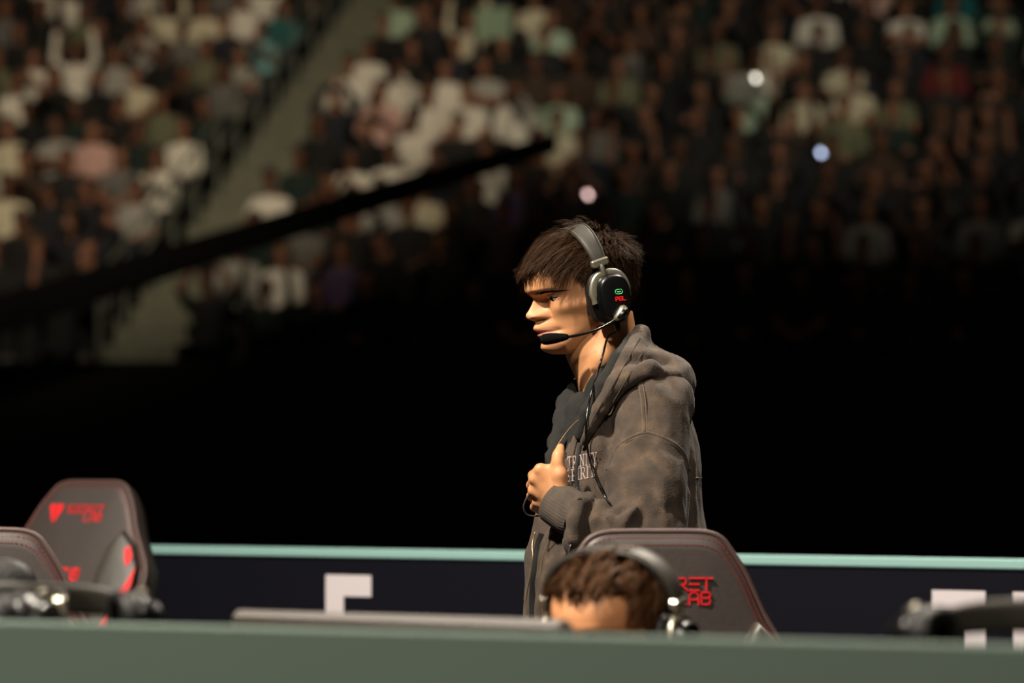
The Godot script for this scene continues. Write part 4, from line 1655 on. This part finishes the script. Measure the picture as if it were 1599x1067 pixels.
	var tipl := onto_line(f, [[891, 852], [889, 860], [887, 868]], 0.004, 3)
	for i in tipl.size(): tipl[i] -= base
	mb.tube(tipl, [0.0014], 6)
	mb.node("drawstring_tip", mat(Color(0.8, 0.78, 0.75), 0.3, 0.5), r)
	# printed words on the chest
	for w in [["TRINITY", 886.0, 732.5, 46.0, 19.0, -0.17], ["SPIRIT", 884.0, 753.5, 45.0, 19.0, -0.19]]:
		print_words(r, base, f, w[0], w[1], w[2], w[3], w[4], w[5])
	# the grey cord looping below the hand
	mb = MB.new()
	var gl := []
	for p in [[831, 766, 0.13], [823, 777, 0.13], [818, 790, 0.12], [820, 801, 0.11], [829, 806, 0.10], [842, 806, 0.09]]:
		gl.append(S(p[0], p[1], p[2]) - base)
	mb.tube(smooth_line(gl, 6), [0.0016], 7)
	mb.node("waist_cord", M.grey_cord, r)

	# trousers and shoes, down to the stage
	var lo := Vector3(base.x, 0, base.z)
	var tf := Field.new(lo + Vector3(-0.3, -0.02, -0.35), lo + Vector3(0.3, 1.08, 0.35), 0.018)
	tf.capsule(lo + Vector3(0, 1.02, -0.07), lo + Vector3(0, 1.02, 0.07), 0.14, 0.14, 0.02, 3)
	for s in [-1.0, 1.0]:
		tf.capsule(lo + Vector3(0, 0.95, 0.09 * s), lo + Vector3(-0.02, 0.50, 0.11 * s), 0.105, 0.075, 0.04, 3)
		tf.capsule(lo + Vector3(-0.02, 0.50, 0.11 * s), lo + Vector3(0.02, 0.10, 0.12 * s), 0.072, 0.055, 0.03, 3)
		tf.capsule(lo + Vector3(0.03, 0.045, 0.12 * s), lo + Vector3(-0.15, 0.035, 0.13 * s), 0.045, 0.036, 0.015, 4 if s > 0 else 5)
	var low := tf.surfaces()
	kept(low[3], "trousers", mat(Color(0.06, 0.06, 0.065), 0.9), r, base)
	for g in [4, 5]: kept(low[g], "shoe", mat(Color(0.5, 0.5, 0.5), 0.7), r, base)

	var hs := headset(head, "black and silver headset with microphone boom on the standing player's head", true)
	# its cable runs down over the chest
	mb = MB.new()
	var cl := [head * Vector3(0.099, -0.066, -0.003)]
	var cols := []
	for p in smooth_line([Vector3(946, 522, 0), Vector3(944, 545, 0), Vector3(935, 575, 0), Vector3(926, 605, 0), Vector3(919, 632, 0), Vector3(916, 655, 0), Vector3(915, 680, 0), Vector3(919, 712, 0), Vector3(929, 745, 0), Vector3(942, 772, 0), Vector3(953, 788, 0)], 3):
		var w := onto_all([nf, hd, lf, f], p.x, p.y, 0.006)
		cols.append(Vector3(p.x, p.y, (w - EYE).dot(Vector3(0, sin(PITCH), -cos(PITCH)))))
	for i in cols.size():
		var near: float = cols[i].z
		for k in range(maxi(i - 2, 0), mini(i + 3, cols.size())): near = minf(near, cols[k].z)
		cl.append(P(cols[i].x, cols[i].y, near))
	for k in 2:
		for i in range(1, cl.size() - 1):
			cl[i] = (cl[i - 1] + cl[i] * 2.0 + cl[i + 1]) / 4.0
	cl = smooth_line(cl, 3)
	for i in cl.size(): cl[i] = head.affine_inverse() * cl[i]
	mb.tube(cl, [0.0021], 8)
	mb.node("cable", M.cable, hs)

func add_field(mb: MB, got: Dictionary, col: Color) -> void:
	for g in got:
		var first := mb.v.size()
		mb.v.append_array(got[g].v)
		mb.n.append_array(got[g].n)
		for i in got[g].v.size(): mb.c.append(col)
		for i in got[g].idx: mb.idx.append(first + i)

func print_words(r: Node3D, base: Vector3, f: Field, text: String, px: float, py: float, w: float, h: float, slope: float) -> void:
	var tm := TextMesh.new()
	var font := SystemFont.new()
	font.font_names = PackedStringArray(["Droid Serif"])
	font.font_weight = 400
	tm.font = font
	tm.text = text
	tm.font_size = 32
	tm.depth = 0.0
	var arr := tm.get_mesh_arrays()
	var src: PackedVector3Array = arr[Mesh.ARRAY_VERTEX]
	var lo := Vector3.INF
	var hi := -Vector3.INF
	for p in src:
		lo = lo.min(p)
		hi = hi.max(p)
	var mb := MB.new()
	for p in src:
		var x := (p.x - lo.x) / (hi.x - lo.x) * w
		var y := (p.y - lo.y) / (hi.y - lo.y) * h
		mb.vert(onto(f, px + x, py - y + x * slope, 0.0035) - base)
	var ids: PackedInt32Array = arr[Mesh.ARRAY_INDEX]
	mb.idx = ids
	mb.node("chest_print", M.print, r)

# ------------------------------------------------------------------ the seated player
func build_seated_player() -> void:
	var o := P(963, 1012, 4.24)
	var yaw := -deg_to_rad(29.0)
	var head := head_frame(o, yaw, deg_to_rad(1.0))
	var base := Vector3(o.x, 0, o.z)
	var r := thing("person", base, "seated player with brown hair, only hair and forehead above the grey-green board", "person")
	var turn := Transform3D(Basis(Vector3.UP, yaw), base)
	var skin := MB.new()
	skin.colored = true
	var scalp := head_mesh(skin, head, SKIN * Color(1.05, 1.0, 0.98), LIP, M.hair_brown.albedo_color.srgb_to_linear())
	var bf := Field.new(Vector3(-0.40, -0.02, -0.35), Vector3(0.40, o.y + 0.02, 0.85), 0.014)
	var sh := o.y - 0.25
	bf.capsule(Vector3(0, o.y - 0.05, -0.03), Vector3(0, sh, -0.06), 0.056, 0.06, 0.03, 0)
	bf.capsule(Vector3(0, sh - 0.10, -0.09), Vector3(0, 0.60, -0.12), 0.13, 0.13, 0.05, 1, Vector3(1.25, 1, 1))
	for s in [-1.0, 1.0]:
		bf.capsule(Vector3(0.05 * s, sh - 0.02, -0.07), Vector3(0.18 * s, sh - 0.05, -0.07), 0.06, 0.06, 0.05, 1)
		bf.capsule(Vector3(0.19 * s, sh - 0.06, -0.07), Vector3(0.24 * s, 0.80, 0.08), 0.058, 0.048, 0.02, 1)
		bf.capsule(Vector3(0.24 * s, 0.80, 0.08), Vector3(0.18 * s, 0.79, 0.33), 0.045, 0.034, 0.02, 0)
		bf.capsule(Vector3(0.10 * s, 0.595, -0.08), Vector3(0.14 * s, 0.585, 0.36), 0.085, 0.068, 0.03, 2)
		bf.capsule(Vector3(0.14 * s, 0.55, 0.36), Vector3(0.14 * s, 0.10, 0.34), 0.062, 0.05, 0.03, 2)
		bf.capsule(Vector3(0.14 * s, 0.045, 0.32), Vector3(0.15 * s, 0.035, 0.48), 0.045, 0.036, 0.015, 3 if s > 0 else 4)
	var got := bf.surfaces()
	for g in got:
		for i in got[g].v.size(): got[g].v[i] = turn * got[g].v[i]
	# the body under the clothes, joined up from the neck to the wrists
	var inner := Field.new(Vector3(-0.36, 0.5, -0.30), Vector3(0.36, o.y + 0.02, 0.45), 0.014)
	inner.capsule(Vector3(0, o.y - 0.03, -0.03), Vector3(0, sh, -0.06), 0.056, 0.06, 0.03, 0)
	inner.capsule(Vector3(0, sh - 0.10, -0.09), Vector3(0, 0.62, -0.12), 0.105, 0.105, 0.05, 0, Vector3(1.25, 1, 1))
	for s in [-1.0, 1.0]:
		inner.capsule(Vector3(0, sh - 0.03, -0.07), Vector3(0.18 * s, sh - 0.06, -0.07), 0.045, 0.042, 0.05, 0)
		inner.capsule(Vector3(0.18 * s, sh - 0.06, -0.07), Vector3(0.24 * s, 0.80, 0.08), 0.042, 0.038, 0.02, 0)
		inner.capsule(Vector3(0.24 * s, 0.80, 0.08), Vector3(0.18 * s, 0.79, 0.33), 0.042, 0.034, 0.02, 0)
		inner.capsule(Vector3(0.18 * s, 0.79, 0.33), Vector3(0.18 * s, 0.785, 0.37), 0.030, 0.026, 0.02, 0)
	var under := inner.surfaces()
	for g in under:
		for i in under[g].v.size(): under[g].v[i] = turn * under[g].v[i]
	add_field(skin, under, SKIN)
	for s in [-1.0, 1.0]:
		var hf := Field.new(Vector3(0.18 * s - 0.09, 0.74, 0.28), Vector3(0.18 * s + 0.09, 0.86, 0.56), 0.0045)
		var c := Vector3(0.18 * s, 0.785, 0.34)
		for i in 4:
			var k := Vector3((i - 1.5) * 0.021, 0.005, 0.075)
			hf.capsule(c, c + k, 0.022, 0.013, 0.012)
			hf.capsule(c + k, c + k + Vector3((i - 1.5) * 0.004, 0.008, 0.042), 0.0098, 0.009, 0.004)
			hf.capsule(c + k + Vector3((i - 1.5) * 0.004, 0.008, 0.042), c + k + Vector3((i - 1.5) * 0.004, -0.014, 0.068 - 0.006 * absf(i - 1.3)), 0.009, 0.0075, 0.004)
		hf.capsule(c + Vector3(-0.02 * s, 0, 0.02), c + Vector3(-0.05 * s, -0.005, 0.06), 0.015, 0.011, 0.01)
		hf.capsule(c + Vector3(-0.05 * s, -0.005, 0.06), c + Vector3(-0.048 * s, -0.012, 0.09), 0.0105, 0.0085, 0.005)
		var hg := hf.surfaces()
		for g in hg:
			for i in hg[g].v.size(): hg[g].v[i] = turn * hg[g].v[i]
		add_field(skin, hg, SKIN)
	skin.finish_normals()
	kept(skin, "body", M.skin, r, base)
	for g in got:
		if g > 0: got[g].finish_normals()
	kept(got[1], "jersey", mat(Color(0.05, 0.05, 0.055), 0.85), r, base)
	kept(got[2], "trousers", mat(Color(0.06, 0.06, 0.07), 0.9), r, base)
	for g in [3, 4]: kept(got[g], "shoe", mat(Color(0.4, 0.4, 0.4), 0.7), r, base)
	add_eyes(head, r, base, Vector3(0.0, -0.25, 1.0))
	for s in [-1.0, 1.0]:
		brow_mesh(head, s, base).node("eyebrow", M.hair_brown, r)
	var hair := hair_mesh(scalp, 700, 11, {"crown": Vector3(0.02, 0.135, -0.05), "sweep": Vector3(0.25, -0.5, 0.8), "fringe": 0.084, "front_len": 0.060, "crown_len": 0.06, "side_len": 0.030, "back_len": 0.03, "front_lift": 0.017, "crown_lift": 0.018, "side_lift": 0.009, "back_lift": 0.012, "spike": 0.05, "clump": 0.005, "width": 0.0022}, 23)
	for i in hair.v.size(): hair.v[i] = head * hair.v[i] - base
	hair.node("hair", M.hair_brown, r)
	headset(head, "headset worn by the seated player, grey band over brown hair", true)

func build_loose_headsets() -> void:
	var shelf := 1.165
	for q in [[88.0, 3.52, 0.35, "headset lying behind the board below the far grey chair"], [-70.0, 3.56, -0.2, "headset lying behind the board at the left edge"], [1572.0, 3.12, -0.5, "headset lying behind the board at the right edge"]]:
		var p := P(q[0], 950, q[1])
		var b := Basis(Vector3.UP, q[2]) * Basis(Vector3.RIGHT, -PI / 2)
		headset(Transform3D(b, Vector3(p.x, shelf + 0.0415, p.z - 0.03)), q[3], false)

# ------------------------------------------------------------------ the crowd
# tags: 0 skin, 1 top, 2 trousers, 3 hair, 4 shoes
func spectator_parts(pose: String, long_hair: bool, sleeves := false, bare := false) -> Dictionary:
	# bare: the body alone, as it goes on under the clothes
	var thin := 0.016 if bare else 0.0
	var top := 0 if bare else 1
	var low := 0 if bare else 2
	var f := Field.new(Vector3(-0.52, -0.02, -0.30), Vector3(0.52, 1.80, 0.70), 0.024)
	var lean := 0.06 if pose in ["lean", "clap", "phone"] else -0.03
	var up := 0.0
	var hip := Vector3(0, 0.52, 0.0)
	var chest := Vector3(0, 0.86, lean)
	f.capsule(hip, chest, 0.130 - thin, 0.140 - thin, 0.06, top, Vector3(1.15, 1, 0.85))
	f.capsule(Vector3(-0.12, 0.96, lean), Vector3(0.12, 0.96, lean), 0.07 - thin, 0.07 - thin, 0.06, top)
	f.capsule(Vector3(0, 0.98, lean), Vector3(0, 1.12, lean + 0.02), 0.052, 0.05, 0.03, 0)
	var hd := Vector3(0, 1.21, lean + 0.045)
	f.capsule(hd + Vector3(0, 0.03, -0.01), hd + Vector3(0, -0.045, 0.012), 0.090, 0.068, 0.03, 0, Vector3(0.88, 1, 1))
	f.capsule(hd + Vector3(0, 0.0, 0.085), hd + Vector3(0, -0.02, 0.10), 0.012, 0.016, 0.015, 0)
	if not bare: f.capsule(hd + Vector3(0, 0.062, -0.03), hd + Vector3(0, 0.068, 0.02), 0.085, 0.075, 0.012, 3, Vector3(0.97, 1, 1))
	if not bare: f.capsule(hd + Vector3(0, 0.03, -0.05), hd + Vector3(0, -0.03, -0.05), 0.075, 0.055, 0.012, 3)
	if long_hair:
		for s in [-1.0, 1.0]:
			f.capsule(hd + Vector3(0.065 * s, 0.03, -0.02), hd + Vector3(0.085 * s, -0.19, -0.01), 0.045, 0.035, 0.02, 3)
	for s in [-1.0, 1.0]:
		f.capsule(Vector3(0.09 * s, 0.52, 0.02), Vector3(0.13 * s, 0.50, 0.42), 0.088 - thin, 0.068 - thin, 0.04, low)
		f.capsule(Vector3(0.13 * s, 0.50, 0.42), Vector3(0.13 * s, 0.10, 0.40), 0.064 - thin, 0.048 - thin, 0.02, low)
		f.capsule(Vector3(0.13 * s, 0.05, 0.37), Vector3(0.15 * s, 0.04, 0.54), 0.05 - thin, 0.042 - thin, 0.02, 0 if bare else (4 if s > 0 else 5))
		var shl := Vector3(0.175 * s, 0.95, lean)
		var elbow := Vector3(0.225 * s, 0.70, lean + 0.06)
		var hand := Vector3(0.12 * s, 0.60, 0.34)
		match pose:
			"clap":
				elbow = Vector3(0.225 * s, 0.74, lean + 0.12)
				hand = Vector3(0.03 * s, 0.93, lean + 0.32)
			"raise":
				elbow = Vector3(0.27 * s, 1.10, lean + 0.05)
				hand = Vector3(0.24 * s, 1.40, lean + 0.06)
			"cross":
				elbow = Vector3(0.215 * s, 0.74, lean + 0.10)
				hand = Vector3(-0.10 * s, 0.78 + 0.04 * s, lean + 0.22)
			"lean":
				elbow = Vector3(0.215 * s, 0.72, lean + 0.16)
				hand = Vector3(0.05 * s, 0.64, 0.40)
			"phone":
				if s > 0:
					elbow = Vector3(0.225, 0.78, lean + 0.16)
					hand = Vector3(0.14, 1.08, lean + 0.36)
			"hands_on_head":
				elbow = Vector3(0.28 * s, 1.12, lean + 0.02)
				hand = Vector3(0.10 * s, 1.36, lean)
		f.capsule(shl, shl.lerp(elbow, 0.62), 0.066 - thin, 0.060 - thin, 0.03, top)
		f.capsule(shl.lerp(elbow, 0.62), elbow, 0.055 if sleeves else 0.047, 0.051 if sleeves else 0.043, 0.02, 1 if sleeves else 0)
		f.capsule(elbow, hand, 0.050 if sleeves else 0.042, 0.040 if sleeves else 0.032, 0.02, 1 if sleeves else 0)
		var out := (hand - elbow).normalized()
		var sidev := out.cross(Vector3(0, 0, 1)).normalized()
		if sidev.length() < 0.5: sidev = Vector3.RIGHT
		f.capsule(hand, hand + out * 0.07, 0.034, 0.030, 0.02, 0)
		f.capsule(hand + out * 0.07, hand + out * 0.13, 0.026, 0.02, 0.02, 0)
		f.capsule(hand + out * 0.02, hand + out * 0.07 - sidev * 0.045 * s, 0.018, 0.015, 0.02, 0)
	var got := f.surfaces()
	var meshes := {}
	for g in got:
		var arr := []
		arr.resize(Mesh.ARRAY_MAX)
		arr[Mesh.ARRAY_VERTEX] = got[g].v
		arr[Mesh.ARRAY_NORMAL] = got[g].n
		arr[Mesh.ARRAY_INDEX] = got[g].idx
		var m := ArrayMesh.new()
		m.add_surface_from_arrays(Mesh.PRIMITIVE_TRIANGLES, arr)
		meshes[g] = m
	if not bare: meshes[0] = spectator_parts(pose, false, false, true)[0]
	return meshes

const ORD := ["first", "second", "third", "fourth", "fifth", "sixth", "seventh", "eighth", "ninth", "tenth", "eleventh", "twelfth", "thirteenth", "fourteenth", "fifteenth", "sixteenth", "seventeenth", "eighteenth", "nineteenth", "twentieth", "twenty-first", "twenty-second", "twenty-third", "twenty-fourth"]
const DOING := {"rest": "sitting upright", "clap": "clapping", "raise": "with both arms raised", "cross": "with arms crossed", "lean": "leaning forward", "phone": "holding up one hand", "hands_on_head": "with hands on head"}

func build_crowd() -> void:
	var tops := {
		"white": Color(0.80, 0.78, 0.74), "cream": Color(0.73, 0.70, 0.61), "light grey": Color(0.56, 0.55, 0.53), "grey": Color(0.36, 0.35, 0.34),
		"black": Color(0.03, 0.03, 0.03), "charcoal": Color(0.08, 0.08, 0.085), "navy": Color(0.07, 0.08, 0.13), "dark green": Color(0.05, 0.12, 0.10),
		"teal": Color(0.04, 0.34, 0.35), "brown": Color(0.20, 0.14, 0.10), "olive": Color(0.36, 0.37, 0.28), "pale green": Color(0.58, 0.66, 0.58), "yellow": Color(0.75, 0.72, 0.30), "purple": Color(0.24, 0.18, 0.30), "pink": Color(0.72, 0.58, 0.55), "sky blue": Color(0.45, 0.64, 0.66), "dark red": Color(0.33, 0.07, 0.08),
	}
	var top_m := {}
	for k in tops: top_m[k] = mat(tops[k], 0.9)
	var skins := [mat(Color(0.48, 0.31, 0.23), 0.6), mat(Color(0.38, 0.235, 0.165), 0.6), mat(Color(0.55, 0.375, 0.29), 0.6)]
	var hairs := [mat(Color(0.06, 0.05, 0.045), 0.7), mat(Color(0.13, 0.09, 0.06), 0.7), mat(Color(0.22, 0.16, 0.10), 0.7)]
	var legs := [mat(Color(0.07, 0.08, 0.11), 0.9), mat(Color(0.05, 0.05, 0.05), 0.9), mat(Color(0.12, 0.14, 0.18), 0.9)]
	var shoe := mat(Color(0.3, 0.3, 0.3), 0.8)
	# what the photograph shows of single people: [column, row of the chest, top, pose]
	var seen := [
		[55, 135, "white", "clap"], [112, 118, "white", "raise"], [165, 120, "light grey", "rest"], [200, 132, "cream", "lean"], [285, 235, "white", "rest"], [365, 135, "light grey", "cross"], [413, 62, "sky blue", "clap"], [275, 35, "cream", "raise"], [318, 40, "cream", "rest"], [380, 20, "white", "rest"], [70, 18, "cream", "rest"], [135, 38, "olive", "rest"], [225, 165, "olive", "rest"], [125, 205, "dark green", "lean"], [22, 255, "cream", "rest"], [145, 275, "pink", "rest"], [192, 285, "grey", "lean"], [248, 285, "white", "clap"], [190, 332, "light grey", "rest"], [100, 235, "light grey", "cross"], [5, 180, "white", "rest"], [20, 40, "grey", "rest"], [240, 80, "light grey", "clap"], [455, 30, "teal", "rest"], [330, 150, "grey", "rest"], [12, 340, "cream", "rest"],
		[522, 160, "white", "lean"], [562, 108, "white", "rest"], [645, 150, "white", "phone"], [700, 145, "white", "rest"], [738, 140, "light grey", "cross"], [598, 218, "pink", "clap"], [675, 205, "white", "rest"], [710, 200, "white", "rest"], [655, 262, "white", "lean"], [612, 262, "white", "rest"], [562, 290, "white", "clap"], [395, 340, "white", "lean"], [468, 265, "dark green", "rest"], [800, 190, "white", "phone"], [848, 190, "pale green", "rest"], [842, 28, "cream", "rest"], [612, 40, "pale green", "rest"], [728, 70, "cream", "raise"], [842, 58, "pale green", "rest"], [660, 340, "cream", "rest"], [605, 362, "light grey", "rest"], [380, 440, "light grey", "lean"], [480, 412, "grey", "lean"], [440, 420, "white", "rest"],
		[940, 130, "olive", "rest"], [965, 100, "grey", "rest"], [1112, 98, "olive", "rest"], [1253, 50, "white", "lean"], [1390, 50, "white", "cross"], [1210, 92, "cream", "lean"], [1300, 60, "charcoal", "rest"], [1460, 52, "pale green", "rest"], [1552, 40, "pale green", "cross"], [1490, 12, "teal", "rest"], [1310, 130, "cream", "lean"], [1258, 172, "cream", "rest"], [1340, 170, "cream", "lean"], [1400, 172, "olive", "rest"], [1340, 232, "olive", "lean"], [1100, 312, "grey", "rest"], [1530, 350, "grey", "rest"], [1330, 370, "grey", "rest"], [890, 232, "cream", "lean"], [800, 300, "purple", "rest"], [1365, 12, "pink", "raise"], [1530, 230, "brown", "hands_on_head"], [1470, 120, "dark red", "rest"], [545, 430, "purple", "rest"], [930, 240, "grey", "rest"], [1165, 185, "pale green", "raise"], [1000, 60, "brown", "raise"],
	]
	var kinds := ["rest", "clap", "raise", "cross", "lean", "phone", "hands_on_head"]
	var parts := {}
	for k in kinds:
		parts[k] = spectator_parts(k, false)
		parts[k + "_sleeved"] = spectator_parts(k, false, true)
	parts["rest_long"] = spectator_parts("rest", true, true)
	parts["clap_long"] = spectator_parts("clap", true, true)
	rng.seed = 42
	# seats that come into the picture
	var seats := []
	for j in range(FIRST, LAST + 2):
		for side in [-1.0, 1.0]:
			var n := 0
			var along := AISLE_HALF + 0.34
			while along < (5.4 if side < 0 else 14.2):
				var feet := row_at(j, side * along + rng.randf_range(-0.05, 0.05), 0.18, -RISE)
				var px := to_pixel(feet + Vector3.UP * 0.88)
				if px.x > -70 and px.x < 1670 and px.y > -75 and px.y < 545:
					seats.append({"feet": feet, "px": px, "row": j - FIRST, "side": side, "n": n, "top": "", "pose": "", "gone": rng.randf() < 0.05})
				n += 1
				along += 0.55
	for s in seen:
		var best := -1
		var far := 60.0
		for i in seats.size():
			var d: float = ((seats[i].px as Vector2) - Vector2(s[0], s[1])).length()
			if seats[i].top == "" and d < far:
				far = d
				best = i
		if best >= 0:
			seats[best].top = s[2]
			seats[best].pose = s[3]
			seats[best].gone = false
			var dx := (Vector2(s[0], s[1]) - (seats[best].px as Vector2)).x
			seats[best].feet += row_dir * clampf(dx * 0.0063, -0.05, 0.05)
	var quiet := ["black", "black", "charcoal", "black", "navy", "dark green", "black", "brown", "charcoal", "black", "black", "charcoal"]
	var yaw := -TURN
	for s in seats:
		if s.gone: continue
		var pose: String = s.pose if s.pose else kinds[[0, 0, 4, 4, 1, 3, 0, 5, 2, 6][rng.randi() % 10]]
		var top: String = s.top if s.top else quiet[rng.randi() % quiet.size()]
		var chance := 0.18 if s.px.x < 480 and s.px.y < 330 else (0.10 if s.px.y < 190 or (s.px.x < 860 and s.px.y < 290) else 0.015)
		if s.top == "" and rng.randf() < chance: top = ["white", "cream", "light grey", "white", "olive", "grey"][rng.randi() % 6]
		var shape := pose
		if pose in ["rest", "clap"] and rng.randf() < 0.3: shape = pose + "_long"
		elif rng.randf() < (0.35 if s.top else 0.8): shape = pose + "_sleeved"
		var where := "left of stairs" if s.side < 0 else "right of stairs"
		var label := "spectator in %s top %s, %s %s, %s row" % [top, DOING[pose], ORD[s.n], where, ORD[s.row]]
		var r := thing("spectator", s.feet, label, "person", "spectators in the stand")
		r.rotation.y = yaw + rng.randf_range(-0.14, 0.14)
		r.scale = Vector3.ONE * rng.randf_range(0.94, 1.06)
		var m: Dictionary = parts[shape]
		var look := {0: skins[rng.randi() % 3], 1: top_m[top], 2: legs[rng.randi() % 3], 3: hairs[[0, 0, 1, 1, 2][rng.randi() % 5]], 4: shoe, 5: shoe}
		var names := {0: "body", 1: "shirt", 2: "trousers", 3: "hair", 4: "shoe", 5: "shoe"}
		for g in m:
			var o := MeshInstance3D.new()
			o.name = names[g]
			o.mesh = m[g]
			o.material_override = look[g]
			r.add_child(o, true)
	# boards held up, lit phones
	held("white_board", 1160, 137, 28.8, Vector2(0.33, 0.27), Color(0.80, 0.79, 0.74), "white board held up among the spectators on the right")
	held("green_board", 770, 36, 33.0, Vector2(0.40, 0.34), Color(0.50, 0.60, 0.50), "pale green board held up among the spectators near the top")
	for q in [[918, 304, 28.4, Color(1.0, 0.82, 0.80), "lit phone glowing pinkish white above the standing player's head"], [1282, 239, 28.6, Color(0.80, 0.86, 1.0), "lit phone glowing bluish white in the dark right side"], [1180, 122, 28.6, Color(1.0, 0.97, 0.9), "lit phone glowing in front of the white board"]]:
		var p := P(q[0], q[1], q[2])
		var r := thing("phone", p, q[4], "phone", "lit phones in the crowd")
		var mb := MB.new()
		mb.box(Vector3(0.060, 0.11, 0.009), Transform3D(Basis(Vector3.BACK, 0.5), Vector3.ZERO), 0.002)
		mb.node("case", M.plastic, r)
		mb = MB.new()
		mb.box(Vector3(0.032, 0.052, 0.001), Transform3D(Basis(Vector3.BACK, 0.5), Vector3(0, 0, 0.005)), 0.0)
		var g := mat(Color(0.1, 0.1, 0.1), 0.3)
		g.emission_enabled = true
		g.emission = q[3]
		g.emission_energy_multiplier = 5.0
		mb.node("screen", g, r)
		var l := OmniLight3D.new()
		l.name = "screen_light"
		l.light_color = q[3]
		l.light_energy = 0.01
		l.light_size = 0.05
		l.omni_range = 40.0
		l.omni_attenuation = 2.0
		l.shadow_enabled = true
		r.add_child(l)
		l.position = Vector3(0, 0, 0.03)

func held(called: String, px: float, py: float, d: float, size: Vector2, col: Color, label: String) -> void:
	var p := P(px, py, d)
	var r := thing(called, p, label, "board")
	var mb := MB.new()
	mb.box(Vector3(size.x, size.y, 0.012), Transform3D(Basis(Vector3.UP, -TURN), Vector3.ZERO), 0.003)
	mb.node("sheet", mat(col, 0.8), r)
